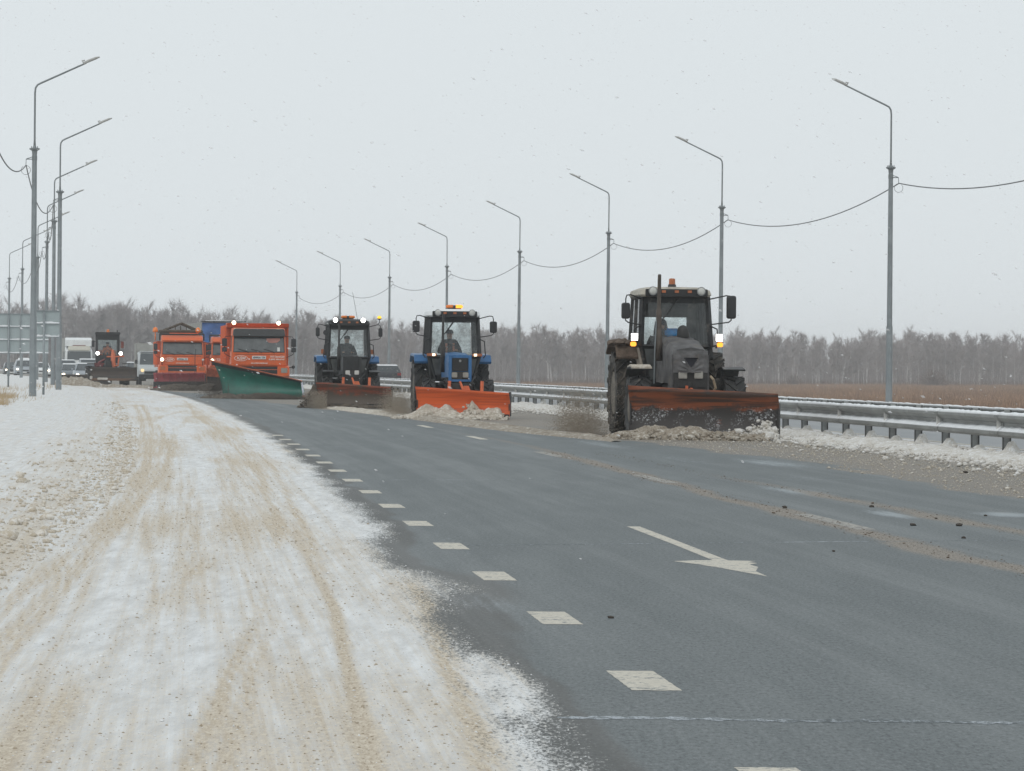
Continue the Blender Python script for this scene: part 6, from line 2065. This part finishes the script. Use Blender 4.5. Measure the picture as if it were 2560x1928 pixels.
def van():
    z = 240.0
    K = thing('van', 'white van with grey box body behind the truck with the gabled hopper', 'van', P3(3.2, z), ROT(z))
    b = MB()
    sec = [(0.0, 0.5), (-0.03, 0.95), (0.1, 1.15), (0.75, 1.32), (1.35, 2.1), (2.2, 2.15), (2.2, 0.5)]
    b.prism(sec, 'x', -0.98, 0.98)
    b.build('cab', m_vanwhite, K, bevel=0.05)
    b = MB(); b.slab([(-0.88, 0.71, 1.34), (0.88, 0.71, 1.34), (0.8, 1.27, 2.04), (-0.8, 1.27, 2.04)], 0.04); b.build('windscreen', m_cglass, K)
    for s_ in (-1, 1):
        b = MB(); b.slab([(s_ * 0.985, 0.95, 1.36), (s_ * 0.985, 1.95, 1.36), (s_ * 0.985, 1.95, 1.98), (s_ * 0.985, 1.35, 1.98)], 0.02); b.build('side_window', m_cglass, K)
        b = MB(); b.lathe([(-0.06, 0.01), (-0.05, 0.11), (0.05, 0.11)], 'y', (s_ * 0.72, 0.0, 0.95), 12); b.build('headlight', EM('dim_headlight', (1, 0.75, 0.4), 1.2) if s_ < 0 else m_lens, K)
        b = MB(); b.box(s_ * 1.1, 0.85, 1.5, 0.14, 0.1, 0.26); b.build('mirror', m_black, K, bevel=0.02)
        for y in (0.75, 4.2):
            wheel(K, s_ * 0.85, y, 0.36, 0.22, 0.22, m_rubber, m_grey)
    b = MB(); b.box(0, -0.04, 0.55, 1.9, 0.12, 0.3); b.build('bumper', m_blackplastic, K, bevel=0.03)
    b = MB(); b.box(0, -0.03, 0.82, 1.2, 0.04, 0.16); b.build('grille', m_black, K)
    b = MB(); b.box(0, 4.1, 1.65, 2.1, 3.6, 2.1); b.build('box_body', m_greycanvas, K, bevel=0.04)
    b = MB(); b.box(0, 1.75, 2.17, 1.7, 0.9, 0.05); b.build('snow_on_roof', m_snow, K, bevel=0.02)


van()


def white_lorry():
    z = 352.0
    K = thing('lorry', 'white lorry with high roof fairing and ivory sun visor in the queue', 'lorry', P3(2.4, z), ROT(z))
    b = MB(); b.loft([xzring(0.0, 1.18, 0.5, 2.55, 0.12), xzring(0.06, 1.24, 0.45, 2.62, 0.14), xzring(2.0, 1.24, 0.45, 2.95, 0.14)]); b.build('cab', m_white, K)
    b = MB(); b.loft([xzring(0.25, 1.2, 3.02, 3.5, 0.1), xzring(0.1, 1.24, 3.0, 3.55, 0.12), xzring(1.9, 1.24, 2.9, 3.8, 0.1)][1:] ); b.build('roof_fairing', m_white, K)
    b = MB(); b.box(0, 0.05, 2.78, 2.08, 0.4, 0.42); b.build('sun_visor', m_ivory, K, bevel=0.06)
    b = MB(); b.box(0, 0.1, 3.04, 1.2, 0.2, 0.08); b.build('light_bar', M('red_brown_bar', (0.2, 0.1, 0.08), 0.7), K)
    b = MB(); b.slab([(-1.1, -0.02, 1.7), (1.1, -0.02, 1.7), (1.08, 0.02, 2.5), (-1.08, 0.02, 2.5)], 0.04); b.build('windscreen', m_cglass, K)
    b = MB(); b.box(0, -0.02, 1.2, 1.9, 0.06, 0.36); b.build('grille', m_black, K)
    b = MB(); b.box(0, -0.05, 0.65, 2.4, 0.2, 0.4); b.build('bumper', m_white, K, bevel=0.04)
    for s_ in (-1, 1):
        b = MB(); b.box(s_ * 1.42, 0.2, 2.05, 0.2, 0.12, 0.75); b.tube([(s_ * 1.2, 0.2, 2.45), (s_ * 1.42, 0.2, 2.44)], 0.03, 5); b.build('mirror', m_grey, K, bevel=0.02)
        b = MB(); b.box(s_ * 0.95, -0.16, 0.75, 0.34, 0.03, 0.16); b.build('headlight', m_lens, K)
        for y in (1.2, 5.5, 9.5):
            wheel(K, s_ * 1.02, y, 0.5, 0.29, 0.3, m_rubber)
    b = MB(); b.box(0, 7.6, 2.4, 2.5, 10.6, 2.75); b.build('box_body', m_greycanvas, K, bevel=0.03)
    b = MB(); b.box(0, 6.8, 0.9, 1.0, 11, 0.24); b.build('chassis', m_iron, K)


white_lorry()


def blue_lorry():
    z = 231.0
    K = thing('lorry', 'lorry with crumpled blue tarpaulin front and grey side behind the orange trucks', 'lorry', P3(7.05, z), ROT(z) + 0.03)
    b = MB(); b.loft([xzring(-1.6, 1.15, 0.5, 2.5, 0.14), xzring(-1.5, 1.22, 0.45, 2.6, 0.16), xzring(0.2, 1.22, 0.45, 2.85, 0.16)]); b.build('cab', m_blue, K)
    b = MB(); b.slab([(-1.08, -1.62, 1.6), (1.08, -1.62, 1.6), (1.05, -1.57, 2.3), (-1.05, -1.57, 2.3)], 0.05); b.build('windscreen', m_cglass, K)
    b = MB(); b.box(0, 6.3, 2.5, 2.5, 11.6, 2.95); b.build('trailer_body', m_greycanvas, K, bevel=0.03)
    b = MB()
    nx, nz = 14, 12
    pts = []
    for j in range(nz + 1):
        for i in range(nx + 1):
            x = -1.24 + 2.48 * i / nx; zz = 2.2 + 1.74 * j / nz
            d = float(fbm(np.array([x * 2.5]), np.array([zz * 3.5]), octv=3, seed=4)[0])
            pts.append((x, 0.38 - 0.16 * d, zz))
    b.add(pts, [(j * (nx + 1) + i, j * (nx + 1) + i + 1, (j + 1) * (nx + 1) + i + 1, (j + 1) * (nx + 1) + i) for j in range(nz) for i in range(nx)])
    b.build('tarpaulin', m_bluetarp, K, smooth=True)
    b = MB(); b.box(0.1, 0.6, 4.02, 2.75, 0.9, 0.05); b.build('roof_edge', m_black, K)
    b = MB(); b.box(0.15, 0.55, 4.06, 2.3, 0.7, 0.04); b.build('snow_strip', m_snow, K, bevel=0.01)
    b = MB(); b.box(0, 5.5, 0.9, 1.0, 13, 0.24); b.build('chassis', m_iron, K)
    for s_ in (-1, 1):
        for y in (-0.4, 3.5, 9.5):
            wheel(K, s_ * 1.02, y, 0.5, 0.29, 0.3, m_rubber)


blue_lorry()

# ------------------------------------------------------------------ trees
a = N('birch_bark')
n1 = a.noise(3.0, 4, 0.6, (1, 1, 0.6))
c_ = a.mix(a.ramp(n1, 0.5, 0.66), (0.5, 0.485, 0.475), (0.12, 0.105, 0.1))
m_bark = a.done(a.bsdf(c_, 0.85, 0, 0.3))
m_twig = M('bare_birch_twigs', (0.31, 0.28, 0.276), 0.9, 0, 0.3, 0.5, spec=0.2)  # twigs paler than bare wood: part of the distance haze is in the colour
m_brush = M('bare_brown_brush', (0.12, 0.075, 0.06), 0.9, 0, 0.3, 0.5, spec=0.2)


def tree_arrays(seed, H, ntw, tw_w, crown_lo=0.32, lean=0.04, spread=0.2, trunks=1):
    """returns (trunk MB, crown V, crown F)"""
    rn = random.Random(seed)
    tb = MB()
    segs = []
    for tk in range(trunks):
        lx, ly = rn.uniform(-lean, lean) * H * (1 + trunks * 0.8), rn.uniform(-lean, lean) * H
        x0 = rn.uniform(-0.5, 0.5) if trunks > 1 else 0
        hh = H * (1 if tk == 0 else rn.uniform(0.75, 0.95))
        top = Vector((x0 + lx, ly, hh))
        mid = Vector((x0 + lx * 0.4 + rn.uniform(-0.15, 0.15), ly * 0.4, hh * 0.5))
        r0 = H * 0.0095 * rn.uniform(0.75, 1.3)
        pts = [Vector((x0, 0, -0.3)), Vector((x0 + lx * 0.15, ly * 0.15, hh * 0.25)), mid, Vector((x0 + lx * 0.75, ly * 0.75, hh * 0.78)), top]
        tb.tube(pts, [r0 * 1.3, r0, r0 * 0.75, r0 * 0.4, 0.02], 5)
        nb_ = int(22 / trunks) + 2
        for k in range(nb_):
            t = crown_lo + (0.97 - crown_lo) * (k + rn.random()) / nb_
            base = pts[0].lerp(top, t)
            base = Vector((x0 + lx * t, ly * t, hh * t))
            az = rn.uniform(0, 2 * PI)
            ln = H * spread * (1.15 - t) ** 0.6 * rn.uniform(0.75, 1.3) * (0.6 + 0.5 * min(1, (t - crown_lo) * 5))
            up = rn.uniform(0.7, 1.5)
            d = Vector((math.cos(az), math.sin(az), up)).normalized()
            e = base + d * ln
            tb.tube([base, base.lerp(e, 0.55) + Vector((0, 0, -0.03 * ln)), e], [r0 * 0.35 * (1.15 - t), r0 * 0.2, 0.012], 3, caps=False)
            segs.append((base, e, ln))
        segs.append((Vector((x0 + lx * 0.7, ly * 0.7, hh * 0.7)), top, hh * 0.3))
    wts = np.array([s[2] for s in segs]); wts = wts / wts.sum()
    rg = np.random.default_rng(seed + 500)
    idx = rg.choice(len(segs), ntw, p=wts)
    A = np.array([segs[i][0][:] for i in idx]); B = np.array([segs[i][1][:] for i in idx])
    t = rg.beta(1.7, 1.0, ntw)[:, None]
    p = A + (B - A) * t + rg.normal(0, 0.12, (ntw, 3))
    d = (B - A) / np.linalg.norm(B - A, axis=1, keepdims=True) + rg.normal(0, 0.75, (ntw, 3))
    d[:, 2] += 0.15
    d /= np.linalg.norm(d, axis=1, keepdims=True)
    ln = (H * 0.075) * rg.uniform(0.5, 1.4, ntw)[:, None]
    side = np.cross(d, rg.normal(0, 1, (ntw, 3))); side /= np.linalg.norm(side, axis=1, keepdims=True)
    wv = tw_w * rg.uniform(0.6, 1.4, ntw)[:, None]
    V = np.stack([p - side * wv / 2, p + side * wv / 2, p + d * ln], 1).reshape(-1, 3)
    F = np.arange(ntw * 3).reshape(-1, 3)
    return tb, V, F


def twig_mesh(name, V, F):
    o = raw_mesh(name, V, F)
    me = o.data
    bpy.data.objects.remove(o)
    return me


variants = []
for k in range(9):
    Hh = [15, 14, 16, 13.5, 15.5, 14.5, 16.5, 12.5, 15][k]
    tb, V, F = tree_arrays(40 + k, Hh, 1300 if k in (2, 5, 7) else 2700, 0.054, [0.3, 0.36, 0.28, 0.4, 0.34, 0.3, 0.38, 0.25, 0.33][k], 0.075, [0.24, 0.22, 0.25, 0.2, 0.23, 0.26, 0.22, 0.25, 0.23][k], 1 if k % 4 else 2)
    variants.append((tb.mesh('trunk', normals=False), twig_mesh('crown', V, F), Hh, (np.array(tb.v), tb.f, V)))


def front_z(px):    # forest edge distance against direction (tangent of the angle from the view axis)
    return np.interp(px, [-0.145, -0.125, -0.09, -0.06, -0.035, 0.0, 0.05, 0.10, 0.15], [830, 775, 790, 840, 940, 1000, 1020, 1050, 1080])


def size_k(px):
    return np.interp(px, [-0.145, -0.12, -0.1, -0.06, -0.035, 0.0, 0.05, 0.10, 0.15], [1.05, 1.08, 1.03, 0.98, 0.94, 0.93, 0.9, 0.93, 0.9])


rt = random.Random(99)
first_tree = {}
n_ind = 290
glab = 'bare birch with pale trunk standing in the woodland beyond the road'
for i in range(n_ind):
    px = -0.146 + 0.296 * min(max((i + rt.gauss(0.5, 2.2)) / n_ind, 0), 1)
    zf = float(front_z(px)) + abs(rt.gauss(0, 9))
    gap = 0.93 if 0.078 < px < 0.092 else 1.0
    k = rt.randrange(9)
    tm, cm, Hh, _ = variants[k]
    s_ = float(size_k(px)) * rt.uniform(0.82, 1.06) * gap * (0.97 + 0.05 * math.sin(px * 190) * math.sin(px * 73))
    T = thing('birch_tree', glab, 'tree', (px * zf, zf, FG), rt.uniform(0, 6.28), 'birches at the edge of the woodland')
    T.scale = (s_ * rt.uniform(0.85, 1.1), s_ * rt.uniform(0.85, 1.1), s_)
    link('trunk', tm, m_bark, T)
    link('crown', cm, m_twig, T)


def mass(name, n, d0, d1, label, keep, seed, H0=1.0, tw=1):
    rg = np.random.default_rng(seed)
    TV, TF, CV = [], [], []
    off = 0
    for i in range(n):
        px = rg.uniform(-0.15, 0.155)
        zf = float(front_z(px)) + rg.uniform(d0, d1)
        k = rg.integers(0, 9)
        vt, ft, cv = variants[k][3]
        s_ = float(size_k(px)) * rg.uniform(0.88, 1.08) * H0 * (0.93 if 0.078 < px < 0.092 else 1)
        aa = rg.uniform(0, 6.28)
        ca, sa = math.cos(aa) * s_, math.sin(aa) * s_
        off3 = np.array([px * zf, zf, FG])
        sub = cv.reshape(-1, 3, 3)
        sub = sub[rg.permutation(len(sub))[:keep]]
        mid = sub.mean(1, keepdims=True)
        sub = (mid + (sub - mid) * tw).reshape(-1, 3)
        CV.append(np.stack([sub[:, 0] * ca - sub[:, 1] * sa, sub[:, 0] * sa + sub[:, 1] * ca, sub[:, 2] * s_], 1) + off3)
        # trunk only: first 5 rings of 5
        v5 = vt[:25]
        TV.append(np.stack([v5[:, 0] * ca - v5[:, 1] * sa, v5[:, 0] * sa + v5[:, 1] * ca, v5[:, 2] * s_], 1) + off3)
        q = []
        for r_ in range(4):
            for j in range(5):
                a0 = off + r_ * 5 + j; b0 = off + r_ * 5 + (j + 1) % 5
                q.append((a0, b0, b0 + 5, a0 + 5))
        TF.append(q)
        off += 25
    CV = np.concatenate(CV)
    cro = raw_mesh(name, CV, np.arange(len(CV)).reshape(-1, 3), m_twig)
    tag(cro, label, 'woodland', kind='stuff')
    tr = raw_mesh('woodland_trunks', np.concatenate(TV), np.concatenate([np.array(q) for q in TF]), m_bark, cro)
    tr['kind'] = 'stuff'


mass('woodland', 800, 6, 120, 'dense mass of bare birch woodland behind the edge trees', 620, 5, 1.0, 1.45)

n = 60000
px = rng.uniform(-0.15, 0.155, n)
zf = front_z(px) + rng.uniform(4, 120, n)
hgt = rng.uniform(0.5, 8.0, n)
wd = 0.09
dx = rng.normal(0, 0.5, n)
P0 = np.stack([px * zf - wd, zf, FG + hgt * 0.75 - 0.4], 1); P1 = np.stack([px * zf + wd, zf, FG + hgt * 0.75 - 0.4], 1); P2 = np.stack([px * zf + dx, zf, FG + hgt * 0.75 + rng.uniform(1.2, 3.0, n)], 1)
V = np.stack([P0, P1, P2], 1).reshape(-1, 3)
o = raw_mesh('understorey', V, np.arange(len(V)).reshape(-1, 3), m_twig)
tag(o, 'thin saplings and brush filling the inside of the woodland', 'understorey', kind='stuff')

# undergrowth along the wood edge and a few separate bushes
V = []
n = 16000
px = rng.uniform(-0.15, 0.155, n)
zf = front_z(px) - rng.uniform(-25, 12, n)
hgt = rng.uniform(0.8, 2.6, n)
bx_, by_ = px * zf, zf
dx = rng.normal(0, 0.5, n); wd = 0.06
P0 = np.stack([bx_ - wd, by_, np.full(n, FG)], 1); P1 = np.stack([bx_ + wd, by_, np.full(n, FG)], 1); P2 = np.stack([bx_ + dx, by_, FG + hgt], 1)
V = np.stack([P0, P1, P2], 1).reshape(-1, 3)
o = raw_mesh('undergrowth', V, np.arange(len(V)).reshape(-1, 3), m_brush)
tag(o, 'grey brown undergrowth along the foot of the woodland', 'undergrowth', kind='stuff')


def bush(label, x, y, r_, h_, n=900, mat=None, seed=0, z0=FG, group=None):
    rg = np.random.default_rng(seed)
    az = rg.uniform(0, 2 * PI, n); el = rg.uniform(0.15, 1.5, n)
    t = rg.uniform(0.0, 0.75, n)
    ln = h_ * rg.uniform(0.25, 0.5, n)
    ax = np.stack([np.cos(az) * np.cos(el) * r_, np.sin(az) * np.cos(el) * r_, np.sin(el) * h_], 1)
    p = ax * t[:, None]
    d = ax / np.linalg.norm(ax, axis=1, keepdims=True) + rg.normal(0, 0.3, (n, 3))
    d /= np.linalg.norm(d, axis=1, keepdims=True)
    sd = np.cross(d, rg.normal(0, 1, (n, 3))); sd /= np.linalg.norm(sd, axis=1, keepdims=True)
    wv = 0.05
    V = np.stack([p - sd * wv / 2, p + sd * wv / 2, p + d * ln[:, None]], 1).reshape(-1, 3)
    o = raw_mesh('bush', V, np.arange(n * 3).reshape(-1, 3), mat or m_brush)
    o.location = (x, y, z0)
    return tag(o, label, 'bush', group)


bush('round bare brown bush at the wood edge right of the nearest right lamp', 0.1125 * 1010, 1010, 6.0, 5.2, 2600, seed=1)
bush('low reddish bush between the blue tractor and the fourth right lamp', -0.010 * 470, 470, 2.6, 3.9, 1300, M('reddish_brush', (0.15, 0.08, 0.06), 0.9), seed=2)
bush('small reddish bush just right of the blue tractor', 0.002 * 460, 460, 2.0, 3.0, 900, M('reddish_brush', (0.15, 0.08, 0.06), 0.9), seed=3)
bush('small brown bush at the wood edge right of the nearest tractor', 0.075 * 1000, 1000, 2.6, 4.0, 700, seed=5)

# ------------------------------------------------------------------ dry grass
m_grass = M('dry_reddish_grass', (0.265, 0.165, 0.10), 0.9, 0, 0.5, 0.12, spec=0.2)
m_grasspale = M('dry_straw_grass', (0.42, 0.32, 0.2), 0.9, 0, 0.25, 2.0, spec=0.2)
n = 120000
y_ = 380 + (1060 - 380) * rng.random(n) ** 0.85
x_ = y_ * rng.uniform(-0.05, 0.165, n)
ok = x_ > RX(39, y_)
ok &= y_ < front_z(x_ / y_)
x_, y_ = x_[ok], y_[ok]
n = len(x_)
cl = fbm(x_ * 0.05, y_ * 0.03, octv=3, seed=201)
hg = rng.uniform(0.5, 1.15, n) * (0.6 + 0.9 * cl)
wd = 0.035 + 0.00005 * y_
dx = rng.normal(0, 0.22, n)
P0 = np.stack([x_ - wd, y_, np.full(n, FG)], 1); P1 = np.stack([x_ + wd, y_, np.full(n, FG)], 1); P2 = np.stack([x_ + dx, y_ + rng.normal(0, 0.2, n), FG + hg], 1)
V = np.stack([P0, P1, P2], 1).reshape(-1, 3)
o = raw_mesh('dry_grass', V, np.arange(len(V)).reshape(-1, 3), m_grass)
tag(o, 'reddish brown dry grass covering the field before the wood', 'grass', kind='stuff')


def tuft_field(name, spots, label, mat, h=(0.15, 0.4), w=0.008):
    P = []
    for (u_, z_, ru, rz_, n_) in spots:
        uu = u_ + rng.normal(0, ru, n_); zz = z_ + rng.normal(0, rz_, n_)
        xx = RX(uu, zz); hh = ground_fields(uu, zz)[5]
        hg_ = rng.uniform(*h, n_)
        dx_ = rng.normal(0.05, 0.12, n_)
        A = np.stack([xx - w, zz, hh - 0.02], 1); B = np.stack([xx + w, zz, hh - 0.02], 1); Cc = np.stack([xx + dx_, zz + rng.normal(0, 0.08, n_), hh + hg_], 1)
        P.append(np.stack([A, B, Cc], 1).reshape(-1, 3))
    V = np.concatenate(P)
    o = raw_mesh(name, V, np.arange(len(V)).reshape(-1, 3), mat)
    return tag(o, label, 'grass', kind='stuff')


tuft_field('dry_grass_tufts', [(-5.3, 130, 0.35, 2.2, 420), (-4.75, 106, 0.16, 1.6, 260), (-5.0, 118, 0.4, 3, 70), (-6.5, 165, 0.8, 8, 300), (-4.2, 185, 0.5, 9, 120), (-4.4, 126, 0.3, 2, 14)],
           'pale dry grass tufts poking out of the left snowy verge', m_grasspale, (0.1, 0.28))

# ------------------------------------------------------------------ falling snow
n = 5200
d_ = (14 ** 3 + (150 ** 3 - 14 ** 3) * rng.random(n)) ** (1 / 3)
x_ = d_ * rng.uniform(-0.165, 0.165, n)
z_ = CAM_H + d_ * rng.uniform(-0.10, 0.115, n)
ok = z_ > 0.05
d_, x_, z_ = d_[ok], x_[ok], z_[ok]
n = len(d_)
ax = np.array([0.92, 0.0, -0.34]) + rng.normal(0, 0.12, (n, 3))
ax /= np.linalg.norm(ax, axis=1, keepdims=True)
pv = np.cross(ax, np.array([0, 1.0, 0])); pv /= np.linalg.norm(pv, axis=1, keepdims=True)
qv = np.cross(ax, pv)
la = np.exp(rng.normal(-4.0, 0.35, n))[:, None] * np.clip(d_ / 50, 0.3, 1.3)[:, None]
lb = la * rng.uniform(0.28, 0.5, n)[:, None]
ctr = np.stack([x_, d_, z_], 1)
V = np.stack([ctr - ax * la, ctr + ax * la, ctr + pv * lb, ctr - pv * lb, ctr + qv * lb, ctr - qv * lb], 1)
fi = np.array([(0, 2, 4), (0, 4, 3), (0, 3, 5), (0, 5, 2), (1, 4, 2), (1, 3, 4), (1, 5, 3), (1, 2, 5)])
F = (fi[None] + (np.arange(n) * 6)[:, None, None]).reshape(-1, 3)
a = N('snowflake')
df = a.n("ShaderNodeBsdfDiffuse"); df.inputs[0].default_value = (0.98, 0.98, 0.98, 1)
trl = a.n("ShaderNodeBsdfTranslucent"); trl.inputs[0].default_value = (0.98, 0.98, 0.98, 1)
mxs = a.n("ShaderNodeMixShader"); mxs.inputs[0].default_value = 0.5
a.L(df.outputs[0], mxs.inputs[1]); a.L(trl.outputs[0], mxs.inputs[2])
tps = a.n("ShaderNodeBsdfTransparent")
mx2 = a.n("ShaderNodeMixShader"); mx2.inputs[0].default_value = 0.55
a.L(mxs.outputs[0], mx2.inputs[1]); a.L(tps.outputs[0], mx2.inputs[2])
m_flake = a.done(mx2.outputs[0])
o = raw_mesh('falling_snow', V.reshape(-1, 3), F, m_flake, smooth=True)
tag(o, 'white snowflakes drifting through the air over the road', 'falling snow', kind='stuff')

# ------------------------------------------------------------------ haze
b = MB()
b.box(0, 667, 5.5, 700, 1368, 21)
hz = b.build('haze', None)
a = N('snowy_air')
pv_ = a.n("ShaderNodeVolumePrincipled")
pv_.inputs['Color'].default_value = (0.93, 0.95, 0.97, 1)
pv_.inputs['Density'].default_value = 0.00036
pv_.inputs['Anisotropy'].default_value = 0.2
a.L(pv_.outputs[0], a.out.inputs['Volume'])
hz.data.materials.append(a.m)
tag(hz, 'thin pale snowy haze filling the air over the road', 'haze', kind='stuff')
